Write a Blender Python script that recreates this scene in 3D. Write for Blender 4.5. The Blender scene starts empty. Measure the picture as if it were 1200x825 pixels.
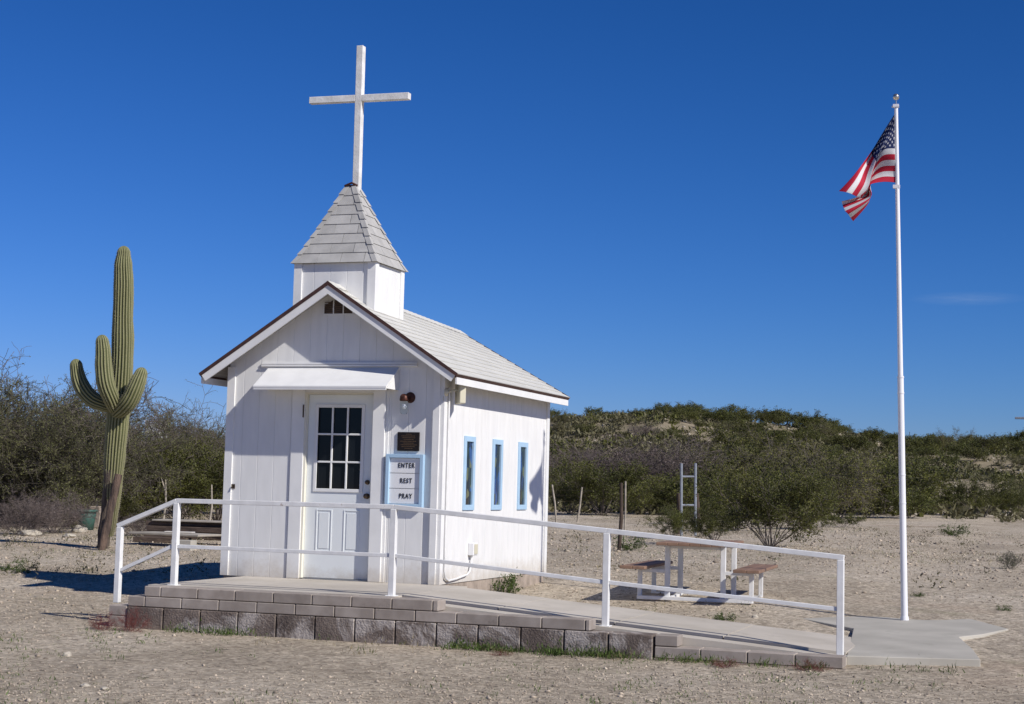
import bpy, bmesh, math, random
import numpy as np
from mathutils import Vector, Matrix, noise
random.seed(7); rng = np.random.default_rng(7)
S = bpy.context.scene; COL = S.collection
PI = math.pi
def V(*a): return Vector(a)

# ------------------------------------------------------------------ camera
F = 1887.3; PITCH, ROLL, YAW = 0.0854, 0.0251, -0.3339
CAM = V(6.3149, -16.0144, 1.0221)
fw = V(math.sin(YAW)*math.cos(PITCH), math.cos(YAW)*math.cos(PITCH), math.sin(PITCH))
r0 = V(math.cos(YAW), -math.sin(YAW), 0); u0 = r0.cross(fw)
rt = r0*math.cos(ROLL) + u0*math.sin(ROLL); up = u0*math.cos(ROLL) - r0*math.sin(ROLL)
cd = bpy.data.cameras.new('camera'); cam = bpy.data.objects.new('camera', cd); COL.objects.link(cam)
M = Matrix(((rt.x, up.x, -fw.x, CAM.x), (rt.y, up.y, -fw.y, CAM.y), (rt.z, up.z, -fw.z, CAM.z), (0, 0, 0, 1)))
cam.matrix_world = M; cd.sensor_width = 36; cd.lens = F/1200*36; cd.clip_start = .1; cd.clip_end = 20000
S.camera = cam
def ray(px, py): return fw + rt*((px-600)/F) - up*((py-412.5)/F)
def on_axis(px, py, ax, v):
    d = ray(px, py); return CAM + d*((v-CAM[ax])/d[ax])
def at_depth(px, py, dep): return CAM + ray(px, py)*dep

# ------------------------------------------------------------------ terrain
def ss(a, b, t):
    t = np.clip((t-a)/(b-a), 0, 1); return t*t*(3-2*t)
_hx = [-3000, 250, 420, 560, 645, 690, 740, 780, 830, 880, 940, 1000, 1060, 1120, 1200, 1330, 1500, 1800, 4000]
_hy = [585, 577, 545, 505, 491, 487, 483, 480, 488, 494, 500, 508, 516, 519, 526, 540, 560, 596, 640]
_az = [YAW+math.atan((x-600)/F) for x in _hx]
_hh = [max(0, (574+.025*(x-600)-y))*150/F for x, y in zip(_hx, _hy)]
_hh[0] = _hh[1] = 0; _hh[-1] = _hh[-2] = 0
def gz(x, y):
    x = np.asarray(x, float); y = np.asarray(y, float)
    d = y+2.2
    s = .035+.015*ss(-5, 0, x)-.012*ss(3, 4.5, x)
    z = -.42+.012*ss(3.5, 5, x)+s*np.clip(d, 0, 8)+.009*np.clip(d-8, 0, 56)
    dx, dy = x-CAM.x, y-CAM.y
    r = np.hypot(dx, dy); az = np.arctan2(dx, dy)
    H = np.interp(az, _az, _hh)
    z = z + np.maximum(H-.05, 0)*ss(62, 152, r)*(1-.55*ss(165, 420, r))
    am = ss(22, 60, r)
    bump = np.sin(x*.31+1.3)*np.cos(y*.23+.4)*.05+np.sin(x*.11+y*.17)*.06
    bump = bump*am + ss(75, 130, r)*(np.sin(x*.19+np.sin(y*.13))*.35+np.sin(y*.27+x*.08)*.28)*np.clip(H/4, 0, 1)*(1-ss(140, 150, r)*.4)
    near = (np.sin(x*1.7+np.sin(y*1.1))*.008+np.cos(y*2.1+x*.7)*.006)*ss(3, 5, np.hypot(x-1, y-0))
    return z+bump+near
def gzf(x, y): return float(gz(x, y))
def on_ground(px, py):
    d = ray(px, py); t = 5.
    while t < 600:
        P = CAM+d*t
        if P.z < gzf(P.x, P.y): break
        t *= 1.002
    return V(P.x, P.y, gzf(P.x, P.y)), t

# ------------------------------------------------------------------ materials
def mat(name, col, rough=.7, metal=0., var=.0, vscale=3., bump=0., bscale=40., col2=None, spec=.4, coat=0., detail=4., island=0., objrand=0., trans=0., stretch=None, bdist=.01):
    m = bpy.data.materials.new(name); m.use_nodes = True
    nt = m.node_tree; N = nt.nodes; L = nt.links
    b = N['Principled BSDF']; b.inputs['Roughness'].default_value = rough; b.inputs['Metallic'].default_value = metal
    b.inputs['Specular IOR Level'].default_value = spec
    tc = N.new('ShaderNodeTexCoord'); mp = N.new('ShaderNodeMapping'); L.new(tc.outputs['Object'], mp.inputs[0])
    if stretch: mp.inputs['Scale'].default_value = stretch
    c2 = col2 or tuple(c*(1-var) for c in col)
    n = N.new('ShaderNodeTexNoise'); n.inputs['Scale'].default_value = vscale; n.inputs['Detail'].default_value = detail
    L.new(mp.outputs[0], n.inputs['Vector'])
    rp = N.new('ShaderNodeValToRGB'); rp.color_ramp.elements[0].position = .35; rp.color_ramp.elements[1].position = .65
    rp.color_ramp.elements[0].color = (*c2, 1); rp.color_ramp.elements[1].color = (*col, 1)
    L.new(n.outputs['Fac'], rp.inputs[0]); out = rp.outputs[0]
    if island or objrand:
        hs = N.new('ShaderNodeHueSaturation'); L.new(out, hs.inputs['Color'])
        add = N.new('ShaderNodeMath'); add.operation = 'MULTIPLY_ADD'; add.inputs[1].default_value = island*2; add.inputs[2].default_value = 1-island
        g = N.new('ShaderNodeNewGeometry'); L.new(g.outputs['Random Per Island'], add.inputs[0])
        add2 = N.new('ShaderNodeMath'); add2.operation = 'MULTIPLY_ADD'; add2.inputs[1].default_value = objrand*2; add2.inputs[2].default_value = 1-objrand
        oi = N.new('ShaderNodeObjectInfo'); L.new(oi.outputs['Random'], add2.inputs[0])
        mu = N.new('ShaderNodeMath'); mu.operation = 'MULTIPLY'; L.new(add.outputs[0], mu.inputs[0]); L.new(add2.outputs[0], mu.inputs[1])
        L.new(mu.outputs[0], hs.inputs['Value'])
        hu = N.new('ShaderNodeMath'); hu.operation = 'MULTIPLY_ADD'; hu.inputs[1].default_value = objrand*.12; hu.inputs[2].default_value = .5-objrand*.06
        L.new(oi.outputs['Random'], hu.inputs[0]); L.new(hu.outputs[0], hs.inputs['Hue'])
        out = hs.outputs[0]
    L.new(out, b.inputs['Base Color'])
    if bump:
        n2 = N.new('ShaderNodeTexNoise'); n2.inputs['Scale'].default_value = bscale; n2.inputs['Detail'].default_value = 5
        L.new(mp.outputs[0], n2.inputs['Vector'])
        bp = N.new('ShaderNodeBump'); bp.inputs['Strength'].default_value = bump; bp.inputs['Distance'].default_value = bdist
        L.new(n2.outputs['Fac'], bp.inputs['Height']); L.new(bp.outputs[0], b.inputs['Normal'])
    if coat: b.inputs['Coat Weight'].default_value = coat
    if trans:
        b.inputs['Transmission Weight'].default_value = trans
    return m
WHITE = mat('white_siding_paint', (.77, .765, .745), .62, var=.07, vscale=2.2, bump=.15, bscale=26, stretch=(5, 5, 1), bdist=.004)
TRIM = mat('white_trim_paint', (.79, .785, .765), .55, var=.07, vscale=5, bump=.15, bscale=30, bdist=.004)
CROSSP = mat('weathered_white_paint', (.78, .78, .76), .7, vscale=7, col2=(.60, .59, .56), bump=.3, bscale=30)
DOORP = mat('door_paint', (.77, .80, .80), .42, var=.03, vscale=3)
CREAM = mat('cream_weatherstrip', (.74, .71, .60), .6, var=.08)
RAILP = mat('railing_paint', (.78, .775, .76), .45, var=.12, vscale=9, bump=.1, bscale=60)
BLUE = mat('light_blue_paint', (.39, .56, .72), .5, var=.06, vscale=8)
SHING = mat('grey_asphalt_shingle', (.43, .42, .40), .9, var=.16, vscale=7, bump=.5, bscale=260, island=.10, bdist=.003)
SHING2 = mat('pale_roof_shingle', (.58, .57, .53), .9, var=.08, vscale=3, bump=.4, bscale=260, island=.035, bdist=.003)
SHDARK = mat('shingle_underlay', (.10, .095, .09), .95)
DRIP = mat('brown_roof_edge', (.075, .035, .028), .6, var=.35, vscale=14)
WOODS = mat('soffit_wood', (.36, .33, .29), .8, var=.3, vscale=6, stretch=(1, 1, 8))
GLASS = mat('dark_door_glass', (.010, .012, .015), .04, spec=.22)
VENTM = mat('brown_louvre', (.11, .075, .055), .7, var=.3, vscale=20)
BRONZE = mat('dark_bronze', (.022, .016, .014), .45, metal=.4, var=.3, vscale=25)
GOLDL = mat('worn_bronze_lettering', (.16, .10, .055), .5, metal=.4)
BLACK = mat('black_letter_plastic', (.012, .012, .012), .5)
BOARD = mat('white_letter_board', (.78, .78, .78), .4, var=.03)
COPPER = mat('rusty_copper', (.10, .034, .022), .5, metal=.4, var=.6, vscale=30)
KNOB = mat('tarnished_brass', (.12, .085, .06), .35, metal=.9)
BEIGE = mat('beige_plastic', (.62, .58, .44), .5, var=.06)
GREYM = mat('grey_metal', (.42, .43, .44), .4, metal=.6)
STEEL = mat('galvanised_steel', (.40, .43, .47), .42, metal=.5, var=.2, vscale=9)
BALL = mat('brushed_ball_metal', (.62, .58, .50), .25, metal=.9)
POLEP = mat('pole_white_paint', (.80, .80, .82), .35, var=.04)
CONC = mat('pale_concrete', (.54, .49, .42), .9, col2=(.44, .395, .33), vscale=1.6, bump=.25, bscale=90, detail=8, bdist=.004)
CONC2 = mat('grey_concrete_pad', (.46, .43, .37), .88, col2=(.37, .345, .295), vscale=1.6, bump=.2, bscale=90, detail=8, bdist=.004)
FOUND = mat('foundation_concrete', (.40, .33, .27), .9, var=.35, vscale=9, bump=.5, bscale=30)
CAP = mat('pinkish_cap_block', (.37, .322, .282), .92, col2=(.28, .238, .205), vscale=6, bump=.6, bscale=160, island=.10, detail=7, bdist=.004)
TABLEW = mat('brown_composite_plank', (.27, .165, .11), .7, var=.25, vscale=10)
LUMBER = mat('weathered_dark_lumber', (.10, .072, .055), .9, col2=(.05, .035, .028), vscale=4, bump=.5, bscale=30, stretch=(1, 8, 8), island=.3)
PLYW = mat('pale_weathered_plywood', (.42, .38, .32), .85, var=.3, vscale=3)
STICK = mat('bleached_stick', (.42, .37, .30), .85, var=.35, vscale=12)
BARKM = mat('shrub_bark', (.10, .085, .068), .9, var=.4, vscale=15)
GREYBARK = mat('grey_twig_bark', (.17, .14, .125), .9, var=.3, vscale=10)
ROCKM = mat('pale_quartz_rock', (.48, .43, .35), .9, var=.25, vscale=12, bump=.6, bscale=25)
GREENP = mat('faded_green_plastic', (.045, .11, .085), .6, var=.3, vscale=6)
def leafmat(name, c, c2, island=.35, objrand=.14):
    m = mat(name, c, .6, col2=c2, vscale=1.5, island=island, objrand=objrand, spec=.25)
    nt = m.node_tree; N = nt.nodes; L = nt.links; b = N['Principled BSDF']
    src = b.inputs['Base Color'].links[0].from_socket
    tr = N.new('ShaderNodeBsdfTranslucent'); L.new(src, tr.inputs[0]); mx = N.new('ShaderNodeMixShader'); mx.inputs[0].default_value = .22
    L.new(b.outputs[0], mx.inputs[1]); L.new(tr.outputs[0], mx.inputs[2]); L.new(mx.outputs[0], N['Material Output'].inputs[0])
    return m
L_CREO = leafmat('creosote_leaf', (.125, .128, .029), (.062, .068, .018))
L_MESQ = leafmat('mesquite_leaf', (.18, .178, .07), (.11, .112, .046))
L_PALO = leafmat('palo_verde_leaf', (.175, .165, .045), (.11, .11, .035))
L_GREY = leafmat('grey_twig', (.185, .145, .13), (.12, .092, .085))
L_SAGE = leafmat('sage_leaf', (.18, .18, .115), (.11, .115, .075))
L_SCRUB = leafmat('hill_scrub_leaf', (.18, .165, .085), (.105, .10, .052))
L_GRASS = leafmat('green_weed_leaf', (.09, .13, .028), (.055, .09, .02))
L_RED = leafmat('red_dry_stem', (.24, .075, .065), (.15, .05, .045), .3, 0)
L_STRAW = leafmat('straw_blade', (.30, .25, .13), (.20, .18, .09))

def dirt_at_base(m, z1, col):
    N = m.node_tree.nodes; L = m.node_tree.links; b = N['Principled BSDF']; src = b.inputs['Base Color'].links[0].from_socket
    tc = N.new('ShaderNodeTexCoord'); sx = N.new('ShaderNodeSeparateXYZ'); L.new(tc.outputs['Object'], sx.inputs[0])
    n = N.new('ShaderNodeTexNoise'); n.inputs['Scale'].default_value = 7; n.inputs['Detail'].default_value = 8; n.inputs['Roughness'].default_value = .75; L.new(tc.outputs['Object'], n.inputs['Vector'])
    mr = N.new('ShaderNodeMapRange'); mr.inputs[1].default_value = 0; mr.inputs[2].default_value = z1; mr.inputs[3].default_value = .62; mr.inputs[4].default_value = .0; L.new(sx.outputs[2], mr.inputs[0])
    a = N.new('ShaderNodeMath'); a.operation = 'ADD'; L.new(mr.outputs[0], a.inputs[0]); L.new(n.outputs['Fac'], a.inputs[1])
    r = N.new('ShaderNodeMapRange'); r.inputs[1].default_value = .66; r.inputs[2].default_value = 1.1; r.inputs[3].default_value = 0; r.inputs[4].default_value = .5; L.new(a.outputs[0], r.inputs[0])
    mx = N.new('ShaderNodeMix'); mx.data_type = 'RGBA'; L.new(r.outputs[0], mx.inputs[0]); L.new(src, mx.inputs[6]); mx.inputs[7].default_value = (*col, 1); L.new(mx.outputs[2], b.inputs['Base Color'])
def spots(m, scale, th, col, amt=.7, stretch=(1, 1, 1)):
    N = m.node_tree.nodes; L = m.node_tree.links; b = N['Principled BSDF']; src = b.inputs['Base Color'].links[0].from_socket
    tc = N.new('ShaderNodeTexCoord'); mp = N.new('ShaderNodeMapping'); mp.inputs['Scale'].default_value = stretch; L.new(tc.outputs['Object'], mp.inputs[0])
    n = N.new('ShaderNodeTexNoise'); n.inputs['Scale'].default_value = scale; n.inputs['Detail'].default_value = 7; n.inputs['Roughness'].default_value = .7; L.new(mp.outputs[0], n.inputs['Vector'])
    r = N.new('ShaderNodeMapRange'); r.inputs[1].default_value = th; r.inputs[2].default_value = th+.05; r.inputs[3].default_value = 0; r.inputs[4].default_value = amt; L.new(n.outputs['Fac'], r.inputs[0])
    mx = N.new('ShaderNodeMix'); mx.data_type = 'RGBA'; L.new(r.outputs[0], mx.inputs[0]); L.new(src, mx.inputs[6]); mx.inputs[7].default_value = (*col, 1); L.new(mx.outputs[2], b.inputs['Base Color'])
spots(RAILP, 9, .66, (.30, .20, .14), .6); spots(CROSSP, 8, .66, (.35, .31, .27), .6, (1, 1, .35)); spots(TRIM, 7, .70, (.48, .44, .38), .45); spots(WHITE, 5, .70, (.55, .51, .45), .4, (1, 1, .4))
spots(CONC, 3.5, .60, (.30, .265, .22), .35); spots(CONC2, 2.2, .58, (.30, .28, .235), .35); spots(CAP, 5, .62, (.20, .165, .14), .5)
dirt_at_base(WHITE, .30, (.42, .35, .26)); dirt_at_base(DOORP, .2, (.42, .35, .26)); dirt_at_base(TRIM, .25, (.42, .35, .26))
# split-face block: stained with pale efflorescence
def block_mat():
    m = mat('stained_split_face_block', (.225, .182, .152), .95, col2=(.112, .087, .074), vscale=4, bump=1., bscale=55, island=.16, detail=7, bdist=.012)
    nt = m.node_tree; N = nt.nodes; L = nt.links; b = N['Principled BSDF']
    src = b.inputs['Base Color'].links[0].from_socket
    tc = N.new('ShaderNodeTexCoord'); n = N.new('ShaderNodeTexNoise'); n.inputs['Scale'].default_value = 2.4; n.inputs['Detail'].default_value = 8; n.inputs['Roughness'].default_value = .7; n.inputs['Distortion'].default_value = .6
    L.new(tc.outputs['Object'], n.inputs['Vector'])
    rp = N.new('ShaderNodeValToRGB'); rp.color_ramp.elements[0].position = .50; rp.color_ramp.elements[1].position = .60
    rp.color_ramp.elements[1].color = (.85, .85, .85, 1)
    L.new(n.outputs['Fac'], rp.inputs[0])
    mx = N.new('ShaderNodeMix'); mx.data_type = 'RGBA'; L.new(rp.outputs[0], mx.inputs[0]); L.new(src, mx.inputs[6]); mx.inputs[7].default_value = (.44, .395, .36, 1)
    L.new(mx.outputs[2], b.inputs['Base Color']); return m
BLOCK = block_mat()

# ------------------------------------------------------------------ mesh helpers
class MB:
    def __init__(s): s.v = []; s.f = []; s.sm = []
    def add(s, vs, fs, smooth=False):
        o = len(s.v); s.v += [tuple(v) for v in vs]; s.f += [tuple(i+o for i in f) for f in fs]; s.sm += [smooth]*len(fs); return s
    def box(s, a, b, M=None):
        (x0, y0, z0), (x1, y1, z1) = a, b
        vs = [(x, y, z) for x in (x0, x1) for y in (y0, y1) for z in (z0, z1)]
        if M: vs = [M @ Vector(v) for v in vs]
        return s.add(vs, [(0, 1, 3, 2), (4, 6, 7, 5), (0, 4, 5, 1), (2, 3, 7, 6), (0, 2, 6, 4), (1, 5, 7, 3)])
    def bar(s, p, q, w, h, upv=(0, 0, 1)):      # rectangular bar along p-q
        p = Vector(p); q = Vector(q); d = (q-p).normalized(); upv = Vector(upv)
        if abs(d.dot(upv)) > .99: upv = V(0, 1, 0)
        a = d.cross(upv).normalized(); b = a.cross(d).normalized()
        vs = [e+a*(i*w/2)+b*(j*h/2) for e in (p, q) for i, j in ((-1, -1), (1, -1), (1, 1), (-1, 1))]
        return s.add(vs, [(0, 1, 2, 3), (7, 6, 5, 4), (0, 4, 5, 1), (1, 5, 6, 2), (2, 6, 7, 3), (3, 7, 4, 0)])
    def tube(s, pts, rad, n=10, cap=True):
        pts = [Vector(p) for p in pts]; rad = rad if hasattr(rad, '__len__') else [rad]*len(pts)
        vs = []; fs = []; a = None
        for i, p in enumerate(pts):
            d = (pts[min(i+1, len(pts)-1)]-pts[max(i-1, 0)]).normalized()
            if a is None: a = d.orthogonal().normalized()
            else: a = (a-d*a.dot(d)).normalized()
            b = d.cross(a)
            for k in range(n): vs.append(p+(a*math.cos(2*PI*k/n)+b*math.sin(2*PI*k/n))*rad[i])
        for i in range(len(pts)-1):
            for k in range(n): fs.append((i*n+k, i*n+(k+1) % n, (i+1)*n+(k+1) % n, (i+1)*n+k))
        s.add(vs, fs, True)
        if cap:
            s.add(vs[:n][::-1], [tuple(range(n))]); s.add(vs[-n:], [tuple(range(n))])
        return s
    def lathe(s, prof, c, n=20):
        vs = [(c[0]+r*math.cos(2*PI*k/n), c[1]+r*math.sin(2*PI*k/n), c[2]+z) for r, z in prof for k in range(n)]
        fs = [(i*n+k, i*n+(k+1) % n, (i+1)*n+(k+1) % n, (i+1)*n+k) for i in range(len(prof)-1) for k in range(n)]
        return s.add(vs, fs, True)
    def prism(s, poly, d):                       # extrude 3D polygon by vector d
        n = len(poly); poly = [Vector(p) for p in poly]; d = Vector(d)
        return s.add(poly+[p+d for p in poly], [tuple(range(n))[::-1], tuple(range(n, 2*n))]+[(i, (i+1) % n, n+(i+1) % n, n+i) for i in range(n)])
    def mesh(s, name, bevel=0):
        m = bpy.data.meshes.new(name); m.from_pydata(s.v, [], s.f)
        bm = bmesh.new(); bm.from_mesh(m); bmesh.ops.recalc_face_normals(bm, faces=bm.faces)
        if bevel:
            bmesh.ops.bevel(bm, geom=[e for e in bm.edges if len(e.link_faces) == 2 and e.calc_face_angle(0) > .6], offset=bevel, segments=1, affect='EDGES')
        bm.to_mesh(m); bm.free()
        if not bevel: m.polygons.foreach_set('use_smooth', s.sm)
        return m
def wpos(o):
    p = V(0, 0, 0)
    while o: p += o.location; o = o.parent
    return p
def place(name, me, m, parent=None, label=None, origin=None):
    if m:
        me.materials.append(m)
    o = bpy.data.objects.new(name, me); COL.objects.link(o)
    if parent:
        o.parent = parent; me.transform(Matrix.Translation(-wpos(parent)))
        if origin: o.location = Vector(origin)-wpos(parent); me.transform(Matrix.Translation(-o.location))
    elif origin is not None:
        me.transform(Matrix.Translation(-Vector(origin))); o.location = Vector(origin)
    if label: o['label'] = label
    return o
def obj(name, mb, m, parent=None, label=None, bevel=0, origin=None): return place(name, mb.mesh(name, bevel), m, parent, label, origin)
def islands(mb):
    p = list(range(len(mb.v)))
    def fd(i):
        while p[i] != i: p[i] = p[p[i]]; i = p[i]
        return i
    for f in mb.f:
        for k in f[1:]: p[fd(k)] = fd(f[0])
    out = {}
    for f, sm_ in zip(mb.f, mb.sm): out.setdefault(fd(f[0]), []).append((f, sm_))
    for fl_ in out.values():
        ids = sorted({i for f, _ in fl_ for i in f}); mp = {i: k for k, i in enumerate(ids)}
        q = MB(); q.v = [mb.v[i] for i in ids]; q.f = [tuple(mp[i] for i in f) for f, _ in fl_]; q.sm = [a for _, a in fl_]; yield q
def each(name, mb, m, parent=None, bevel=0): return [obj(name, q, m, parent, bevel=bevel) for q in islands(mb)]
def tag(o, label, cat, group=None):
    o['label'] = label; o['category'] = cat
    if group: o['group'] = group
    return o
def thing(name, loc, label, cat, group=None):
    o = bpy.data.objects.new(name, None); COL.objects.link(o); o.location = loc; o.empty_display_size = .2
    return tag(o, label, cat, group)
def kind(o, k): o['kind'] = k; return o
def np_mesh(name, verts, faces, smooth=False):
    me = bpy.data.meshes.new(name); verts = np.asarray(verts, np.float32); faces = np.asarray(faces, np.int32); k = faces.shape[1]
    me.vertices.add(len(verts)); me.vertices.foreach_set('co', verts.ravel())
    me.loops.add(faces.size); me.loops.foreach_set('vertex_index', faces.ravel())
    me.polygons.add(len(faces)); me.polygons.foreach_set('loop_start', np.arange(len(faces), dtype=np.int32)*k)
    if smooth: me.polygons.foreach_set('use_smooth', np.ones(len(faces), bool))
    me.update(calc_edges=True); return me
def text_mesh(body, size, depth, spacing=1.1):
    c = bpy.data.curves.new('lettering', 'FONT'); c.body = body; c.size = size; c.extrude = depth; c.align_x = 'CENTER'; c.align_y = 'CENTER'; c.space_character = spacing; c.offset = size*.008
    o = bpy.data.objects.new('tmp', c); COL.objects.link(o)
    dg = bpy.context.evaluated_depsgraph_get(); me = bpy.data.meshes.new_from_object(o.evaluated_get(dg)); bpy.data.objects.remove(o); return me

# ------------------------------------------------------------------ chapel
W, LL = 2.5822, 3.6618
RX = -W/2                              # ridge x
ch = thing('chapel', (RX, LL/2, 0), 'small white wooden roadside chapel with steeple cross and grey shingle roof', 'chapel')
EX = 1.525                             # half span to eave
TOPR, TOPE = 3.218, 2.225
slope = (TOPR-TOPE)/EX
def rz(x): return TOPR-slope*abs(x-RX)
OVF, OVB = .25, .13
# siding: planks with real grooves
def siding(p0, p1, outn, top, z0=0., pitch=.2, groove=.009, gd=.0045):
    mb = MB(); p0 = Vector(p0); p1 = Vector(p1); d = p1-p0; Ln = d.length; d.normalize(); n = Vector(outn)
    base_ = p0.dot(d); k = (math.ceil((base_+.025)/pitch)*pitch)-base_; xs = [(0, 0)]
    while k < Ln-.02:
        xs += [(k-groove/2, 0), (k-groove/2+.002, -gd), (k+groove/2-.002, -gd), (k+groove/2, 0)]; k += pitch
    xs += [(Ln, 0)]
    # break at the ridge
    out = []
    for t, e in xs: out.append((t, e))
    if top is not rz_side:
        tm = (V(RX, 0, 0)-p0).dot(d)
        if 0 < tm < Ln and not any(abs(t-tm) < 1e-4 for t, _ in out):
            i = next(i for i, (t, _) in enumerate(out) if t > tm); out.insert(i, (tm, out[i-1][1]))
    vs = []
    for t, e in out:
        p = p0+d*t+n*e; vs += [(p.x, p.y, z0), (p.x, p.y, top(p0.x+d.x*t))]
    nb = len(vs)
    for t, e in out:
        p = p0+d*t-n*.05; vs += [(p.x, p.y, z0), (p.x, p.y, top(p0.x+d.x*t))]
    fs = []
    for i in range(len(out)-1):
        a = 2*i; fs.append((a, a+2, a+3, a+1)); fs.append((nb+a, nb+a+1, nb+a+3, nb+a+2))
        fs.append((a+1, a+3, nb+a+3, nb+a+1)); fs.append((a, nb+a, nb+a+2, a+2))
    e = 2*(len(out)-1); fs += [(0, 1, nb+1, nb), (e, nb+e, nb+e+1, e+1)]
    mb.add(vs, fs); return mb
def rz_side(x): return rz(0)-.03
def rz_f(x): return rz(x)-.026
def rz_b(x): return rz(x)-.026-.13*(1-abs(x-RX)/EX)
DX0, DX1 = -1.615, -.825             # door opening
wf = siding((-W, 0, 0), (DX0-.12, 0, 0), (0, -1, 0), rz_f)
b = siding((DX1+.12, 0, 0), (0, 0, 0), (0, -1, 0), rz_f); wf.add(b.v, b.f)
b = siding((DX0-.12, 0, 0), (DX1+.12, 0, 0), (0, -1, 0), rz_f, z0=2.1, pitch=.2); wf.add(b.v, b.f)
obj('front_wall', wf, WHITE, ch)
sw = MB()
WINS = [(.816, .17), (1.747, .17), (2.674, .17)]   # centre y, half width of the frame
ZW0, ZW1 = .785, 1.605
edges = [.004]
for c, h in WINS: edges += [c-h+.03, c+h-.03]
edges += [LL-.004]
for i in range(len(edges)-1):
    a, bb = edges[i], edges[i+1]
    if i % 2 == 0:
        q = siding((0, a, 0), (0, bb, 0), (1, 0, 0), rz_side, pitch=.2); sw.add(q.v, q.f)
    else:
        q = siding((0, a, 0), (0, bb, 0), (1, 0, 0), rz_side, z0=ZW1-.03, pitch=.2); sw.add(q.v, q.f)
        q = siding((0, a, 0), (0, bb, 0), (1, 0, 0), lambda x: ZW0+.03, pitch=.2); sw.add(q.v, q.f)
obj('side_wall', sw, WHITE, ch)
q = siding((-W, LL-.004, 0), (-W, .004, 0), (-1, 0, 0), rz_side); obj('side_wall', q, WHITE, ch)
q = siding((0, LL, 0), (-W, LL, 0), (0, 1, 0), rz_b); obj('rear_wall', q, WHITE, ch)
# foundation and floor
fb = MB(); fb.box((-W+.01, .01, -.5), (-.012, LL-.012, -.004)); obj('foundation', fb, FOUND, ch)
# corner boards
cb = MB()
cb.box((-W-.018, -.02, .002), (-W+.075, .0, rz(-W)-.06)); cb.box((-.105, -.036, .002), (-.03, 0, rz(0)-.03)); cb.box((-.03, -.02, .002), (.018, 0, rz(0)-.05))
cb.box((0, .0, .002), (.018, .07, TOPE-.03)); cb.box((0, LL-.08, -.02), (.02, LL+.02, TOPE-.03)); cb.box((-W-.018, 0, .002), (-W, .08, TOPE-.03))
each('corner_board', cb, TRIM, ch)
# door surround
df = MB()
df.box((DX0-.17, -.018, .002), (DX0-.02, .06, 2.09)); df.box((DX1+.02, -.035, .002), (DX1+.165, .06, 2.09)); df.box((DX1+.165, -.012, .002), (DX1+.20, 0, 2.07))
df.box((DX0-.02, .0, 2.035), (DX1+.02, .06, 2.14))
each('door_frame', df, TRIM, ch, bevel=.003)
ws = MB(); ws.box((DX0-.02, -.004, .01), (DX0+.004, .05, 2.035)); ws.box((DX1, .008, .01), (DX1+.02, .05, 2.035)); ws.box((DX0+.004, .0, 2.015), (DX1, .05, 2.035)); each('door_stop', ws, CREAM, ch)
th = MB(); th.box((DX0+.004, .02, .001), (DX1, .12, .012)); obj('threshold', th, GREYM, ch)
# door
dr = MB(); dy = .045
X0, X1, Z0, Z1 = DX0+.006, DX1-.002, .016, 2.013
gx0, gx1, gz0, gz1 = -1.50, -.955, .975, 1.885
for a, c in (((X0, dy, Z0), (gx0, dy+.045, Z1)), ((gx1, dy, Z0), (X1, dy+.045, Z1)), ((gx0, dy, Z0), (gx1, dy+.045, gz0)), ((gx0, dy, gz1), (gx1, dy+.045, Z1))): dr.box(a, c)
door = obj('door', dr, DOORP, ch)
ring = MB()
for a, c in (((gx0-.025, dy-.012, gz0-.025), (gx0+.012, dy, gz1+.025)), ((gx1-.012, dy-.012, gz0-.025), (gx1+.025, dy, gz1+.025)), ((gx0+.012, dy-.012, gz0-.025), (gx1-.012, dy, gz0+.012)), ((gx0+.012, dy-.012, gz1-.012), (gx1-.012, dy, gz1+.025))): ring.box(a, c)
for i in (1, 2):
    x = gx0+(gx1-gx0)*i/3; ring.box((x-.010, dy-.006, gz0+.012), (x+.010, dy+.012, gz1-.012))
    z = gz0+(gz1-gz0)*i/3
    for j in range(3):
        a = gx0+(gx1-gx0)*j/3+(.012 if j == 0 else .010); c = gx0+(gx1-gx0)*(j+1)/3-(.012 if j == 2 else .010)
        ring.box((a, dy-.006, z-.010), (c, dy+.012, z+.010))
obj('window_grille', ring, TRIM, door, bevel=.003)
g = MB(); g.box((gx0, dy+.018, gz0), (gx1, dy+.026, gz1)); obj('glass', g, GLASS, door)
for a, c in ((-1.475, -1.285), (-1.145, -.955)):
    p = MB(); w = .014
    for A, B in (((a, dy-.006, .30), (a+w, dy, .76)), ((c-w, dy-.006, .30), (c, dy, .76)), ((a+w, dy-.006, .30), (c-w, dy, .30+w)), ((a+w, dy-.006, .76-w), (c-w, dy, .76))): p.box(A, B)
    p.box((a+.035, dy-.005, .335), (c-.035, dy, .725))
    obj('door_panel', p, DOORP, door, bevel=.002)
def knob(z, r):
    k = MB(); n = 14; pr = [(0, -.06), (r*.8, -.055), (r, -.045), (r*.8, -.03), (r*.45, -.022), (r*.45, -.01), (r*1.1, -.008), (r*1.1, 0)] if r > .025 else [(0, -.03), (r*.9, -.028), (r, -.012), (r*1.1, -.008), (r*1.1, 0)]
    k.lathe(pr, (0, 0, 0), n); k.v = [(x-.875, dy+z_, z-y) for x, y, z_ in k.v]; return k
obj('door_knob', knob(.915, .028), KNOB, door); obj('deadbolt', knob(1.065, .024), KNOB, door)
hg = MB(); hg.box((DX0-.035, -.03, 1.76), (DX0-.022, -.017, 1.90)); obj('hinge', hg, KNOB, ch)
bolt = MB(); bolt.tube([(-2.485, -.001, .99), (-2.485, -.03, .985), (-2.47, -.045, .965)], .008, 6); bolt.box((-2.51, -.008, .96), (-2.465, 0, 1.01)); obj('door_hook', bolt, KNOB, ch)
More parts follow.
